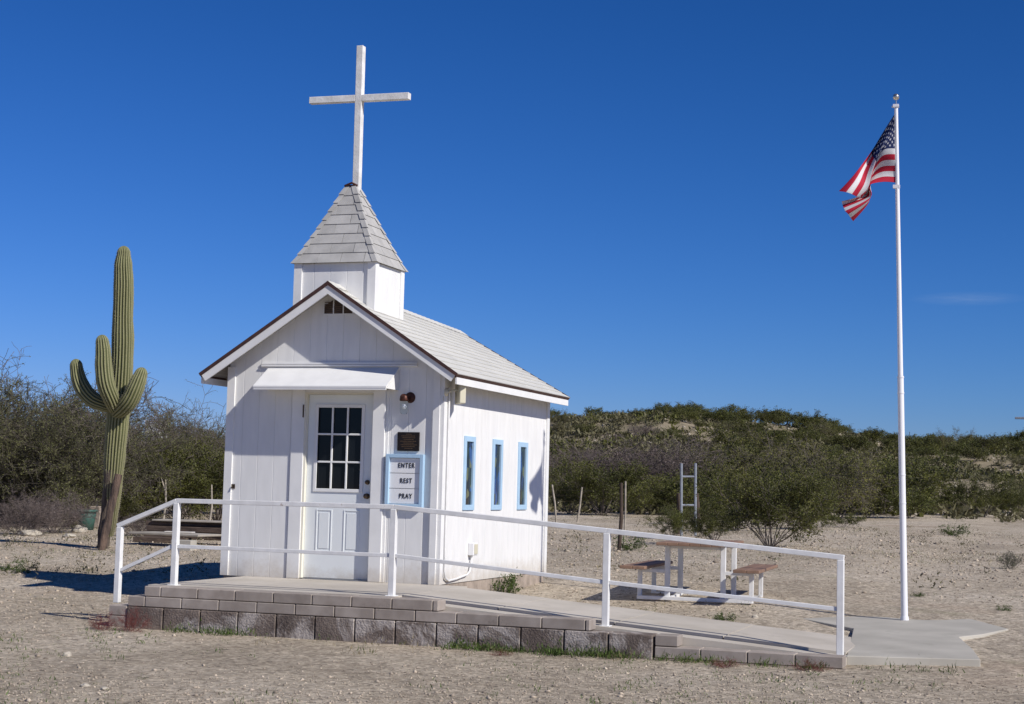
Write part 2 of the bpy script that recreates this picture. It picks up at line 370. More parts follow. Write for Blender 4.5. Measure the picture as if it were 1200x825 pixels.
# awning
aw = MB(); ax0, ax1, ad = -2.10, -.52, .355
aw.prism([(ax0, 0, 2.315), (ax0, -ad, 2.085), (ax0, -ad, 2.066), (ax0, 0, 2.290)], (ax1-ax0, 0, 0))
aw.box((ax0+.004, -ad+.004, 2.045), (ax1-.004, -ad+.02, 2.067))
obj('awning', aw, TRIM, ch)
br = MB()
br.prism([(ax1, -.002, 2.29), (ax1, -ad+.02, 2.062), (ax1, -.002, 2.062)], (-.012, 0, 0)); br.prism([(ax0, -.002, 2.29), (ax0, -ad+.02, 2.062), (ax0, -.002, 2.062)], (.012, 0, 0))
each('awning_side', br, TRIM, ch)
fl = MB(); fl.box((-2.18, -.022, 2.345), (-.31, 0, 2.365)); fl.box((-2.18, -.030, 2.322), (-.31, 0, 2.340)); each('rain_flashing', fl, TRIM, ch)
# vent
vn = MB(); vx0, vx1, vz0, vz1 = -1.445, -1.09, 2.905, 3.055
vf = MB(); top = lambda x: min(vz1, rz(x)-.125)
vf.prism([(vx0, -.006, vz0), (vx1, -.006, vz0), (vx1, -.006, top(vx1)), (RX+.05, -.006, vz1), (RX-.05, -.006, vz1), (vx0, -.006, top(vx0))], (0, .01, 0)); vent = obj('gable_vent', vf, VENTM, ch)
for i in range(4):
    x = vx0+(vx1-vx0)*i/3; vn.box((x-.006, -.016, vz0-.006), (x+.006, -.006, top(x)))
vn.box((vx0, -.014, vz0-.012), (vx1, -.006, vz0)); obj('vent_bar', vn, TRIM, vent)
lv = MB()
for i in range(6): lv.bar((vx0+.01, -.010, vz0+.015+i*.022), (vx1-.01, -.010, vz0+.015+i*.022), .01, .004, (0, .5, 1))
obj('louvre', lv, VENTM, vent)
# roof deck, shingles
Y0, Y1 = -OVF, LL+OVB
sl = math.hypot(EX, TOPR-TOPE); ca, sa = EX/sl, (TOPR-TOPE)/sl
def rp(side, s, y, h=0): # s distance down slope from ridge, h above deck
    dp = .135*min(max((y+.25)/4.04, 0), 1)*(1-s/sl)      # the ridge sags towards the rear
    if s == 0: return V(RX, y, TOPR+h/ca-dp)
    return V(RX+side*(s*ca+h*sa), y, TOPR-s*sa+h*ca-dp)
deck = MB()
nd = 14
for sd in (-1, 1):
    ys_ = [Y0+.012+(Y1-Y0-.024)*q_/nd for q_ in range(nd+1)]; ts_ = [0, (sl-.01)*.33, (sl-.01)*.66, sl-.01]
    vs = [rp(sd, a_, y_, h_) for h_ in (-.006, -.022) for y_ in ys_ for a_ in ts_]; o_ = 4*(nd+1); fs = []
    for q_ in range(nd):
        for w_ in range(3):
            k_ = q_*4+w_; fs += [(k_, k_+1, k_+5, k_+4), (o_+k_, o_+k_+4, o_+k_+5, o_+k_+1)]
        fs += [(q_*4+3, o_+q_*4+3, o_+q_*4+7, q_*4+7), (q_*4, q_*4+4, o_+q_*4+4, o_+q_*4)]
    for q_ in (0, nd):
        for w_ in range(3): k_ = q_*4+w_; fs.append((k_, o_+k_, o_+k_+1, k_+1))
    deck.add(vs, fs)
roof = obj('roof', deck, WOODS, ch)
rf = MB()
for sd in (-1, 1):
    for i in range(7):
        y = .25+i*(LL-.5)/6
        rf.prism([rp(sd, .35, y, -.021), rp(sd, sl-.03, y, -.021), rp(sd, sl-.03, y, -.09), rp(sd, .35, y, -.12)], (0, .04, 0))
    for y in (-.20,): rf.prism([rp(sd, .05, y, -.021), rp(sd, sl-.03, y, -.021), rp(sd, sl-.03, y, -.08), rp(sd, .05, y, -.08)], (0, .03, 0))
each('rafter', rf, WOODS, roof)
sh = MB(); nC = 14; cw = sl/nC
for sd in (-1, 1):
    for i in range(nC):
        s0, s1 = i*cw, (i+1)*cw+.012
        k = Y0-.01+(0 if i % 2 else -.16); 
        while k < Y1:
            a, bb = max(k, Y0-.008), min(k+.3195, Y1+.008); k += .32
            if bb-a < .02: continue
            j = random.uniform(-.0015, .0015); t = .004+j
            v = [rp(sd, s0, a, .000), rp(sd, s0, bb, .000), rp(sd, s1, bb, .008+t), rp(sd, s1, a, .008+t), rp(sd, s1, bb, .0005), rp(sd, s1, a, .0005)]
            sh.add(v, [(0, 1, 2, 3), (3, 2, 4, 5), (0, 3, 5), (1, 4, 2)])
obj('shingles', sh, SHING2, roof)
rc = MB(); k = Y0-.008
while k < Y1-.02:
    e = min(k+.16, Y1+.008)
    for sd in (-1, 1): rc.add([rp(0, 0, k, .014)+V(0, 0, .004), rp(0, 0, e, .018)+V(0, 0, .006), rp(sd, .12, e, .018), rp(sd, .12, k, .012)], [(0, 1, 2, 3)])
    k += .14
obj('ridge_cap', rc, SHING2, roof)
de = MB(); fs_ = MB(); ef = MB()
for sd in (-1, 1):
    for yy, dd in ((Y0, -.014), (Y1, .014)):
        de.prism([rp(sd, 0, yy, .012), rp(sd, sl+.012, yy, .012), rp(sd, sl+.012, yy, -.022), rp(sd, 0, yy, -.022)], (0, dd, 0))
        fs_.prism([rp(sd, 0, yy, -.023), rp(sd, sl-.002, yy, -.023), rp(sd, sl-.01, yy, -.102), rp(sd, 0, yy, -.102)], (0, -dd*1.4, 0))
    a = rp(sd, sl, Y0, 0)
    de.prism([rp(sd, sl-.02, Y0+.002, .005), rp(sd, sl+.014, Y0+.002, .003), rp(sd, sl+.014, Y0+.002, -.042), rp(sd, sl+.003, Y0+.002, -.042)], (0, Y1-Y0-.004, 0))
    x = a.x; z = a.z
    ef.box((min(x-.018*sd, x+.0*sd), Y0+.02, z-.108), (max(x-.018*sd, x), Y1-.02, z-.036))
each('drip_edge', de, DRIP, roof); each('rake_board', fs_, TRIM, roof); each('eave_board', ef, TRIM, roof)
# steeple
sx0, sx1, sy0, sy1, szt = -1.82, -.87, .035, .81, 3.50
st = MB()
def wallp(p, q, n):
    b = siding(p, q, n, lambda x: szt, z0=2.6, pitch=.2); st.add(b.v, b.f)
wallp((sx0, sy0, 0), (sx1, sy0, 0), (0, -1, 0)); wallp((sx1, sy0, 0), (sx1, sy1, 0), (1, 0, 0)); wallp((sx1, sy1, 0), (sx0, sy1, 0), (0, 1, 0)); wallp((sx0, sy1, 0), (sx0, sy0, 0), (-1, 0, 0))
stp = obj('steeple', st, WHITE, ch)
cbs = MB()
for x, y, ex, ey in ((sx0, sy0, 1, 1), (sx1, sy0, -1, 1), (sx0, sy1, 1, -1), (sx1, sy1, -1, -1)):
    w = .075
    cbs.box((min(x-.02*ex, x+w*ex), min(y-.02*ey, y), 2.62), (max(x-.02*ex, x+w*ex), max(y-.02*ey, y), szt-.002)); cbs.box((min(x-.02*ex, x), min(y, y+w*ey), 2.62), (max(x-.02*ex, x), max(y, y+w*ey), szt-.002))
each('steeple_corner_board', cbs, TRIM, stp)
pcx, pcy = (sx0+sx1)/2, (sy0+sy1)/2; hx, hy = (sx1-sx0)/2+.028, (sy1-sy0)/2+.035; pz0, pz1 = 3.475, 4.40; tw = .055
# flared pyramid: half width as a function of z-fraction
def pyr(t, axis): # t 0 bottom ..1 top
    h = hx if axis == 0 else hy; fl = .03*(1-t)**3
    return h*(1-t)+tw*t+fl-.03*(1-t)*.9
def ppt(face, u, t, h=0):   # u in -1..1 across the face
    a = pyr(t, 0)+h; c = pyr(t, 1)+h; z = pz0+(pz1-pz0)*t
    return [V(pcx+u*a, pcy-c, z), V(pcx+a, pcy+u*c, z), V(pcx-u*a, pcy+c, z), V(pcx-a, pcy-u*c, z)][face]
pb = MB()
NB = 12
for fi in range(4):
    for i in range(NB): pb.add([ppt(fi, -1, i/NB, -.012), ppt(fi, 1, i/NB, -.012), ppt(fi, 1, (i+1)/NB, -.012), ppt(fi, -1, (i+1)/NB, -.012)], [(0, 1, 2, 3)])
pb.add([ppt(i, -1, 0, -.004) for i in range(4)], [(3, 2, 1, 0)]); pb.add([ppt(i, -1, 1, -.012) for i in range(4)], [(0, 1, 2, 3)])
sroof = obj('steeple_roof', pb, SHDARK, stp)
psh = MB(); nC = 8
for fi in range(4):
    for i in range(nC):
        t0, t1 = i/nC, (i+1)/nC
        wb = pyr(t0, fi % 2); wt = pyr(t1, fi % 2)
        k = -1.2+(.0 if i % 2 else .14)+random.uniform(-.03, .03)
        while k < wb:
            a, bb = max(k+.002, -wb), min(k+.278, wb); k += .28
            if bb-a < .01: continue
            at_, bt = max(min(a, wt), -wt), max(min(bb, wt), -wt)
            v = [ppt(fi, a/wb, t0, .010), ppt(fi, bb/wb, t0, .010), ppt(fi, bt/wt, t1, .001), ppt(fi, at_/wt, t1, .001), ppt(fi, a/wb, t0, -.002), ppt(fi, bb/wb, t0, -.002)]
            psh.add(v, [(0, 1, 2, 3), (4, 5, 1, 0), (0, 3, 4), (1, 5, 2)])
obj('steeple_shingles', psh, SHING, sroof) if False else place('steeple_shingles', psh.mesh('steeple_shingles'), SHING, stp)
hp = MB()
for fi in range(4):
    for i in range(9):
        t0, t1 = i/9, (i+1)/9
        w0 = .055
        A = ppt(fi, 1, t0, .022); B = ppt(fi, 1, t1, .010)
        l0 = ppt(fi, 1-w0/pyr(t0, fi % 2), t0, .017); l1 = ppt(fi, 1-min(.9, w0/pyr(t1, fi % 2)), t1, .008)
        g_ = (fi+1) % 4; q0 = ppt(g_, -1+w0/pyr(t0, g_ % 2), t0, .017); q1 = ppt(g_, -1+min(.9, w0/pyr(t1, g_ % 2)), t1, .008)
        hp.add([l0, A, B, l1, q0, q1], [(0, 1, 2, 3), (1, 4, 5, 2)])
obj('hip_cap', hp, SHING, stp)
# cross
cyx = pcy+.02
cr = MB(); c0 = V(-1.305, cyx, 4.33); c1 = V(-1.310, cyx, 6.03)
cr.bar(c0, c1, .080, .080, (0, 1, 0)); crz = 5.42
A = c0.lerp(c1, (crz-4.33)/1.70)
hb = MB(); d = V(.99, .0, -.012)
cross = obj('cross', cr, CROSSP, ch, bevel=.004)
for sgn in (-1, 1):
    m = MB(); m.bar(A+d*sgn*.042+V(0, -.002, 0), A+d*sgn*.625+V(0, -.002, 0), .076, .076, (0, 0, 1)); obj('cross_arm', m, CROSSP, cross, bevel=.004)
fm = MB(); fm.box((pcx-.06, pcy-.06, 4.385), (pcx+.06, pcy+.06, 4.412)); fm.tube([(pcx-.07, pcy-.07, 4.40), (pcx+.02, pcy-.08, 4.43), (pcx+.08, pcy-.05, 4.40)], .012, 6); obj('flashing_cap', fm, COPPER, stp)
# stained glass windows
def stained():
    m = bpy.data.materials.new('stained_glass'); m.use_nodes = True; N = m.node_tree.nodes; L = m.node_tree.links; b = N['Principled BSDF']
    tc = N.new('ShaderNodeTexCoord'); mp = N.new('ShaderNodeMapping'); mp.inputs['Scale'].default_value = (6, 9, 5); L.new(tc.outputs['Object'], mp.inputs[0])
    v = N.new('ShaderNodeTexVoronoi'); v.inputs['Scale'].default_value = 1.6; L.new(mp.outputs[0], v.inputs['Vector'])
    rp_ = N.new('ShaderNodeValToRGB'); cr_ = rp_.color_ramp; cr_.interpolation = 'CONSTANT'
    cols = [(0, (.010, .016, .022)), (.3, (.012, .03, .10)), (.48, (.02, .07, .22)), (.64, (.015, .02, .02)), (.8, (.13, .14, .07)), (.9, (.03, .05, .03))]
    cr_.elements[0].color = (*cols[0][1], 1); cr_.elements[1].position = cols[1][0]; cr_.elements[1].color = (*cols[1][1], 1)
    for p, c in cols[2:]: e = cr_.elements.new(p); e.color = (*c, 1)
    sp = N.new('ShaderNodeSeparateColor'); L.new(v.outputs['Color'], sp.inputs[0]); L.new(sp.outputs[0], rp_.inputs[0]); L.new(rp_.outputs[0], b.inputs['Base Color'])
    b.inputs['Roughness'].default_value = .08; return m
SG = stained()
for c, h in WINS:
    w = MB(); t = .06; x0, x1 = -.045, .018
    w.box((x0, c-h, ZW0), (x1, c-h+t, ZW1)); w.box((x0, c+h-t, ZW0), (x1, c+h, ZW1)); w.box((x0, c-h+t, ZW0), (x1, c+h-t, ZW0+t)); w.box((x0, c-h+t, ZW1-t), (x1, c+h-t, ZW1))
    wo = obj('window', w, BLUE, ch, bevel=.003)
    g = MB(); g.box((-.02, c-h+t-.0005, ZW0+t-.0005), (-.006, c+h-t+.0005, ZW1-t+.0005)); obj('stained_glass', g, SG, wo)

# things fixed on the chapel walls
Ys = -.002
sg = thing('notice_sign', (-.405, Ys, .80), 'white letter board in a light blue frame reading ENTER REST PRAY', 'sign')
x0, x1, z0, z1 = -.625, -.19, .805, 1.375; t = .04
m = MB(); m.box((x0, -.06, z0), (x0+t, Ys, z1)); m.box((x1-t, -.06, z0), (x1, Ys, z1)); m.box((x0+t, -.06, z0), (x1-t, Ys, z0+t)); m.box((x0+t, -.06, z1-t), (x1-t, Ys, z1)); obj('frame', m, BLUE, sg, bevel=.003)
ph = (z1-z0-2*t)/3
for i, wd in enumerate(('ENTER', 'REST', 'PRAY')):
    zt = z1-t-i*ph; m = MB(); m.box((x0+t, -.034, zt-ph+.003), (x1-t, -.01, zt-.003)); pnl = obj('letter_panel', m, BOARD, sg)
    me = text_mesh(wd, .072, .002, 1.22)
    me.transform(Matrix.Translation((-.392, -.037, zt-ph/2-.0)) @ Matrix.Rotation(PI/2, 4, 'X') @ Matrix.Scale(.78, 4, (1, 0, 0))); place('lettering', me, BLACK, pnl)
pl = thing('memorial_plaque', (-.39, Ys, 1.41), 'small dark bronze plaque with tiny lettering above the letter board', 'plaque')
m = MB(); m.box((-.515, -.02, 1.41), (-.26, Ys, 1.613)); obj('plate', m, BRONZE, pl, bevel=.004)
m = MB()
for i in range(9):
    z = 1.59-i*.019; wl = [.05, .16, .14, .10, .18, .12, .17, .15, .08][i]; x = -.3875-wl/2
    while x < -.3875+wl/2:
        wd = random.uniform(.006, .022); m.box((x, -.0215, z-.003), (x+wd, -.0201, z+.003)); x += wd+.005
obj('raised_lettering', m, GOLDL, pl)
lp = thing('wall_lamp', (-.385, Ys, 1.9), 'rusty copper wall lamp with clear glass jar right of the door', 'lamp')
m = MB(); m.lathe([(0, -.004), (.058, -.004), (.060, .0), (.052, .014), (.03, .022), (0, .024)], (0, 0, 0), 24); m.v = [(x-.385, Ys-z-.002, y+1.985) for x, y, z in m.v]; obj('back_plate', m, COPPER, lp)
m = MB(); m.lathe([(0, .065), (.028, .062), (.045, .04), (.05, .0), (.046, -.012), (.0, -.012)], (-.42, -.085, 1.955), 20); m.tube([(-.385, -.02, 1.99), (-.40, -.06, 2.0), (-.42, -.085, 1.99)], .014, 8); obj('cap', m, COPPER, lp)
GJ = mat('clear_jar_glass', (.86, .93, .95), .05, trans=1.); GJ.node_tree.nodes['Principled BSDF'].inputs['IOR'].default_value = 1.12
m = MB(); m.lathe([(.040, .0), (.046, -.03), (.044, -.10), (.03, -.135), (0, -.14)], (-.42, -.085, 1.94), 20); obj('glass_jar', m, GJ, lp)
m = MB(); m.lathe([(0, -.03), (.02, -.04), (.026, -.06), (.015, -.085), (0, -.09)], (-.42, -.085, 1.945), 14); obj('bulb', m, BOARD, lp)
al = thing('alarm_box', (.1, .25, 1.95), 'beige vented plastic box on a bracket under the right eave corner', 'alarm box')
T = Matrix.Translation((.125, .17, 2.045)) @ Matrix.Rotation(.62, 4, 'Z')
m = MB(); m.box((-.035, -.105, -.115), (.035, .105, .115), T); obj('case', m, BEIGE, al, bevel=.008)
m = MB()
for i in range(3):
    for j in range(4): m.box((.0352, -.06+i*.05, -.07+j*.045), (.0366, -.045+i*.05, -.055+j*.045), T)
each('vent_hole', m, BLACK, al)
m = MB(); m.tube([(.0, -.0, 2.045), (.035, .02, 2.045)], .042, 14); m.tube([(.03, .02, 2.045), (.08, .09, 2.07), (.12, .15, 2.08)], .012, 8); m.tube([(.02, -.055, 2.0), (.02, -.055, 1.95)], .006, 6); obj('bracket', m, BEIGE, al)
el = thing('outlet_box', (.03, .92, .28), 'small white outlet box with looping conduit low on side wall', 'electrical box')
m = MB(); m.box((.001, .86, .285), (.07, .99, .425)); obj('box', m, BOARD, el, bevel=.006)
m = MB(); m.box((.0705, .875, .30), (.077, .975, .41)); obj('cover', m, BEIGE, el, bevel=.002)
m = MB(); pts = [(.028, .91, .285), (.028, .91, .20), (.026, .87, .11), (.024, .78, .075), (.024, .45, .045), (.024, .22, .035), (.024, .13, .07), (.024, .105, .14), (.024, .10, .50), (.024, .10, 1.2), (.024, .10, 2.1)]
m.tube(pts, .012, 8); obj('conduit', m, RAILP, el)

# ------------------------------------------------------------------ entrance platform and ramp
def rampz(x): return -max(0, x-.32)*.0725
YF = -2.193
pf = thing('entrance_platform', (0, -1.1, -.42), 'concrete entrance platform and ramp edged with low block retaining wall', 'ramp')
m = MB(); XE = 4.515
prof = [-2.36, .32, 2.30, 3.40, XE]
def slab(mb, xs, ya, yb, zoff, bot=-.6):
    n = len(xs); vs = []
    for x in xs:
        z = rampz(x)+zoff; vs += [(x, ya, z), (x, yb, z), (x, ya, bot), (x, yb, bot)]
    fs = []
    for i in range(n-1):
        a = 4*i; c = a+4; fs += [(a, c, c+1, a+1), (a+2, a, a+1, a+3) if i == 0 else (a+2, a+3, c+3, c+2)]
        fs += [(a, a+2, c+2, c), (a+1, c+1, c+3, a+3)]
    a = 4*(n-1); fs.append((a, a+2, a+3, a+1)); mb.add(vs, fs)
def cut(xs, joints): return xs
slab(m, [-2.30, .32, .325], -1.985, -.003, 0); obj('platform_slab', m, CONC, pf)
m = MB(); js = [.33, 1.30, 2.42, 3.42, 4.50]
for i in range(4): slab(m, [js[i], js[i+1]-.016], -1.745, -.16+(-.04*i), -.001)
obj('ramp_slab', m, CONC, pf, label='sloping walkway slabs with open joints')
m = MB(); slab(m, [.33, XE], -1.985, -1.752, -.026); obj('ramp_border', m, CONC, pf, label='slightly lower poured strip along the block wall')
bw = MB(); bc = MB(); bc2 = MB(); bc3 = MB(); pit = .4064; bx0 = -2.393; g = .004
def blk(mb, xa, xb, za, zb, yo=0., rough=0.): mb.box((xa+g, YF-yo, za), (xb-g, YF+.195, zb-.003))
xa = bx0; i = 0
while xa < 2.88:
    xb = min(xa+pit, 2.90); bw.box((xa+.007, YF-.008-random.uniform(0, .008), -.52), (xb-.007, YF+.195, -.206)); xa = xb
xa = 2.90
while xa < 4.5: 
    xb = min(xa+pit, 4.535); blk(bc3, xa, xb, -.40, -.300, .004); xa = xb
fx = MB(); fx.box((2.90, YF-.012, -.55), (4.545, YF+.19, -.403)); obj('footing', fx, FOUND, pf)
blk(bc3, 2.90, 3.11, -.297, -.2)
xa = bx0+.002; k = 0
first = True
while xa < 2.30:
    xb = min(xa+(.19 if first else pit), 2.315); 
    if xb-xa > .03: blk(bc2, xa, xb, -.2, -.1, .002+random.uniform(-.002, .002))
    xa = xb; first = False
xa = -2.215; first = True
while xa < .86:
    xb = min(xa+(.185 if first else pit), .872); blk(bc, xa, xb, -.098, .002, .002+random.uniform(-.002, .002)); xa = xb; first = False
for q_ in (0,): pass
obj('block_wall', bw, BLOCK, pf, bevel=.006, label='dark split face blocks with pale mineral stains')
obj('cap_blocks', bc, CAP, pf, bevel=.006, label='top course of thin cap blocks')
obj('cap_blocks', bc2, CAP, pf, bevel=.006, label='middle course of thin cap blocks'); obj('cap_blocks', bc3, CAP, pf, bevel=.006, label='low course of thin blocks at the ramp end')
# side steps on the left
m = MB(); 
for yy in range(5):
    ya = YF+yy*.41
    for zz in ((-.52, -.302), (-.298, -.2)): m.box((-2.60, ya, zz[0]), (-2.40, ya+.40, zz[1]))
    m.box((-2.37, ya+.20, -.2), (-2.19, ya+.20+.40, -.102))
obj('step_blocks', m, CAP, pf, bevel=.007)

# ------------------------------------------------------------------ railing
rl = thing('hand_railing', (.28, -1.9, 0), 'white painted tube railing along the platform and ramp', 'railing')
PX = [(-2.70, -.2, .574), (-2.06, 0, .832), (.28, .0, .834), (2.372, -.175, .676), (4.458, -.325, .516)]
for i, (x, za, zb) in enumerate(PX):
    m = MB(); m.box((x-.029, -1.929, za), (x+.029, -1.871, zb-.022)); m.box((x-.05, -1.95, za-.004), (x+.05, -1.85, za+.006)) if i else None; obj('post', m, RAILP, rl, bevel=.004)
for i in range(4):
    (xa, _, za), (xb, _, zb) = PX[i], PX[i+1]
    m = MB(); ea = .029 if i == 0 else 0; eb = .029 if i == 3 else 0
    dz = (zb-za)/(xb-xa)
    m.bar((xa-ea, -1.9, za-dz*ea-.0), (xb+eb, -1.9, zb+dz*eb-.0), .045, .045); obj('top_rail', m, RAILP, rl, bevel=.004)
MZ = [.124, .383, .377, .215, .073]
for i in range(4):
    m = MB(); m.bar((PX[i][0]+.029, -1.9, MZ[i]), (PX[i+1][0]-.029, -1.9, MZ[i+1]), .036, .036); obj('mid_rail', m, RAILP, rl, bevel=.003)

# ------------------------------------------------------------------ flag pole pad, pole, flag
def padz(x, y): return -.318+.018*(y+1.9)+0*x
m = MB(); poly = [tuple(on_axis(a, b, 2, c)[:2]) for a, b, c in ((992, 768.5, -.318), (1149, 773.5, -.318), (1140, 760, -.295), (1124, 747, -.285), (1152, 743.5, -.275), (1182, 738, -.27), (1140, 727, -.255), (1092, 719.5, -.24), (1045, 716.5, -.24), (995, 718.5, -.24), (938, 723.5, -.25), (1000, 737, -.28))]
vs = [(x, y, padz(x, y)) for x, y in poly]; n = len(vs)
m.add(vs+[(x, y, z-.3) for x, y, z in vs], [tuple(range(n)), tuple(range(n, 2*n))[::-1]]+[(i, n+i, n+(i+1) % n, (i+1) % n) for i in range(n)])
pad = obj('concrete_pad', m, CONC2, bevel=.006, origin=(4.6, .6, -.3)); kind(pad, 'structure')
pb_ = on_axis(1060, 727, 2, -.255); fpx, fpy = pb_.x, pb_.y; fz = padz(fpx, fpy); topz = 5.33
fp = thing('flagpole', (fpx, fpy, fz), 'tall slender white flagpole on the concrete pad', 'flagpole')
lean = lambda z: V(fpx-.114*(z-fz)/(topz-fz), fpy, z)
m = MB(); m.tube([lean(fz), lean(2.35)], [.036, .033], 18); m.tube([lean(2.352), lean(topz)], [.028, .020], 16); obj('pole', m, POLEP, fp)
m = MB(); m.tube([lean(fz-.0), lean(fz+.04)], [.045, .042], 18); 
for z in (.98, 1.28, 2.16, 2.33): m.tube([lean(z), lean(z+.012)], .0375, 18)
each('collar', m, POLEP, fp)
m = MB(); b0 = lean(topz); m.tube([b0, b0+V(0, 0, .055)], .008, 8); rr = .036; m.lathe([(rr*math.sin(a), -rr*math.cos(a)) for a in np.linspace(0, PI, 12)], b0+V(0, 0, .085), 18); obj('finial_ball', m, BALL, fp)
m = MB(); m.box(b0+V(-.03, -.03, -.03), b0+V(.03, .03, .0)); m.tube([b0+V(-.045, 0, -.02), b0+V(.03, 0, -.02)], .012, 8); pz = lean(4.42); m.box(pz+V(-.045, -.022, -.018), pz+V(.026, .022, .018)); each('truck', m, POLEP, fp)
m = MB(); m.tube([lean(topz-.03)+V(-.045, -.005, 0), lean(4.42)+V(-.047, -.005, 0), lean(2.4)+V(-.052, -.005, 0)], .004, 6); pass
# flag surface: control points in the plane of the pole, facing the road
du = rt; dd = (V(fpx, fpy, 4.9)-CAM).dot(fw)
ROWS = [(0, [(1048.6, 133), (1037, 152), (1024, 174), (1009, 194), (995, 211), (981, 226)]),
        (4/13, [(1049, 156), (1038, 165), (1027, 189), (1020, 206), (1016, 219), (1009, 232)]),
        (7/13, [(1049.3, 174), (1035, 176), (1026, 196), (1021, 212), (1013, 229), (985, 237)]),
        (10/13, [(1049.7, 194), (1034, 195), (1023, 206), (1019, 220), (1016, 233), (988, 248)]),
        (1, [(1050, 214), (1034, 213), (1020, 216), (1020, 224), (1018, 238), (1001, 259)])]
def lerp_list(Lc, u):
    n = len(Lc)-1; f = u*n; i = min(int(f), n-1); t = f-i
    P = [Lc[max(i-1, 0)], Lc[i], Lc[i+1], Lc[min(i+2, n)]]
    r = []
    for k in (0, 1):
        a, b_, c, d_ = (p[k] for p in P); r.append(.5*(2*b_+(c-a)*t+(2*a-5*b_+4*c-d_)*t*t+(3*b_-a-3*c+d_)*t**3))
    return r
def flag_pt(u, v):
    q = [lerp_list(r_[1], u) for r_ in ROWS]
    for (v0, _), (v1, _), a, b_ in zip(ROWS[:-1], ROWS[1:], q[:-1], q[1:]):
        if v <= v1+1e-9: t = (v-v0)/(v1-v0); x = a[0]+(b_[0]-a[0])*t; y = a[1]+(b_[1]-a[1])*t; break
    am = min(1, u*2.2)
    x += am*(.9*math.sin(v*8.5+u*3+.4)+.5*math.sin(v*15+u*5)); y += am*.7*math.sin(v*11+1+u*4)
    dep = am*(.07*math.sin(v*9.5+u*3.5)+.04*math.sin(v*17-u*4+1))+.10*am*math.sin(u*5)+.10*max(0, u-.3)*v
    P = at_depth(x, y, dd); return P+fw*dep
NU, NV = 380, 208
us = np.linspace(0, 1, NU+1); vv = np.linspace(0, 1, NV+1)
verts = [flag_pt(u, v) for v in vv for u in us]
fcs = [(j*(NU+1)+i, j*(NU+1)+i+1, (j+1)*(NU+1)+i+1, (j+1)*(NU+1)+i) for j in range(NV) for i in range(NU)]
org = V(fpx-.1, fpy, 4.45)
me = bpy.data.meshes.new('flag'); me.from_pydata([tuple(v-org) for v in verts], [], fcs)
FR = mat('flag_red', (.52, .014, .045), .75); FW_ = mat('flag_white', (.72, .72, .72), .75); FB = mat('flag_blue', (.012, .025, .11), .75)
for mm in (FR, FW_, FB):
    me.materials.append(mm)
    nt = mm.node_tree; N = nt.nodes; L = nt.links; b = N['Principled BSDF']; tr = N.new('ShaderNodeBsdfTranslucent'); mx = N.new('ShaderNodeMixShader'); mx.inputs[0].default_value = .25
    L.new(b.inputs['Base Color'].links[0].from_socket, tr.inputs[0]); L.new(b.outputs[0], mx.inputs[1]); L.new(tr.outputs[0], mx.inputs[2]); L.new(mx.outputs[0], N['Material Output'].inputs[0])
def instar(px, py, R):
    r = math.hypot(px, py)
    if r > R: return False
    a = (math.atan2(px, -py)) % (2*PI/5); a = min(a, 2*PI/5-a)
    ri = R*.382; x1, y1 = R, 0; x2, y2 = ri*math.cos(PI/5), ri*math.sin(PI/5)
    X_, Y_ = r*math.cos(a), r*math.sin(a)
    return (x2-x1)*(Y_-y1)-(y2-y1)*(X_-x1) > 0
mi = []
stars = [((.4/12)*(1+c), (7/13)/10*(1+r)) for r in range(9) for c in range(11) if (r+c) % 2 == 0]
for j in range(NV):
    v = (j+.5)/NV
    for i in range(NU):
        u = (i+.5)/NU
        if u < .4 and v < 7/13:
            s_ = 2
            for su, sv in stars:
                if abs(u-su) < .03 and abs(v-sv) < .04 and instar((u-su)*1.6, v-sv, .031): s_ = 1; break
        else: s_ = 0 if int(v*13) % 2 == 0 else 1
        if u < .012: s_ = 1
        mi.append(s_)
me.polygons.foreach_set('material_index', mi); me.polygons.foreach_set('use_smooth', [True]*len(mi))
fo = bpy.data.objects.new('flag', me); COL.objects.link(fo); fo.location = org
sm = fo.modifiers.new('thickness', 'SOLIDIFY'); sm.thickness = .0015
tag(fo, 'stars and stripes flag hanging folded from the top of the pole', 'flag')

# ------------------------------------------------------------------ picnic table
tc_ = V(2.26, 2.60, 0); tz = gzf(2.26, 2.6)-.005
RT = Matrix.Translation((tc_.x, tc_.y, tz)) @ Matrix.Rotation(math.radians(3), 4, 'Z')
pt = thing('picnic_table', (tc_.x, tc_.y, tz), 'picnic table with brown plank top benches and white metal frame beyond the ramp', 'picnic table')
def tb(name, boxes, m, bev=.004, lab=None):
    mb = MB()
    for a, c in boxes: mb.box(a, c, RT)
    return obj(name, mb, m, pt, lab, bevel=bev)
HT, HB = .665, .39
tb('tabletop', [((-.37+i*.124, -.88, HT-.035), (-.37+i*.124+.119, .88, HT)) for i in range(6)], TABLEW)
for sx in (-1, 1):
    c = sx*.64; tb('bench_seat', [((c-.145+i*.147, -.88, HB-.035), (c-.145+i*.147+.142, .88, HB)) for i in range(2)], TABLEW)
def leg(x, y, z1, w=.028): tb('leg', [((x-w, y-w, .0), (x+w, y+w, z1))], RAILP, .003)
for y in (-.42, .42):
    for x in (-.32, .32): leg(x, y, HT-.037)
    for x in (-.64, .64): leg(x, y, HB-.037, .024)
tb('frame_rail', [((-.616, y-.02, HB-.085), (-.35, y+.02, HB-.045)) for y in (-.42, .42)]+[((.35, y-.02, HB-.085), (.616, y+.02, HB-.045)) for y in (-.42, .42)]+[((-.29, y-.02, HT-.08), (.29, y+.02, HT-.04)) for y in (-.42, .42)], RAILP, .003)
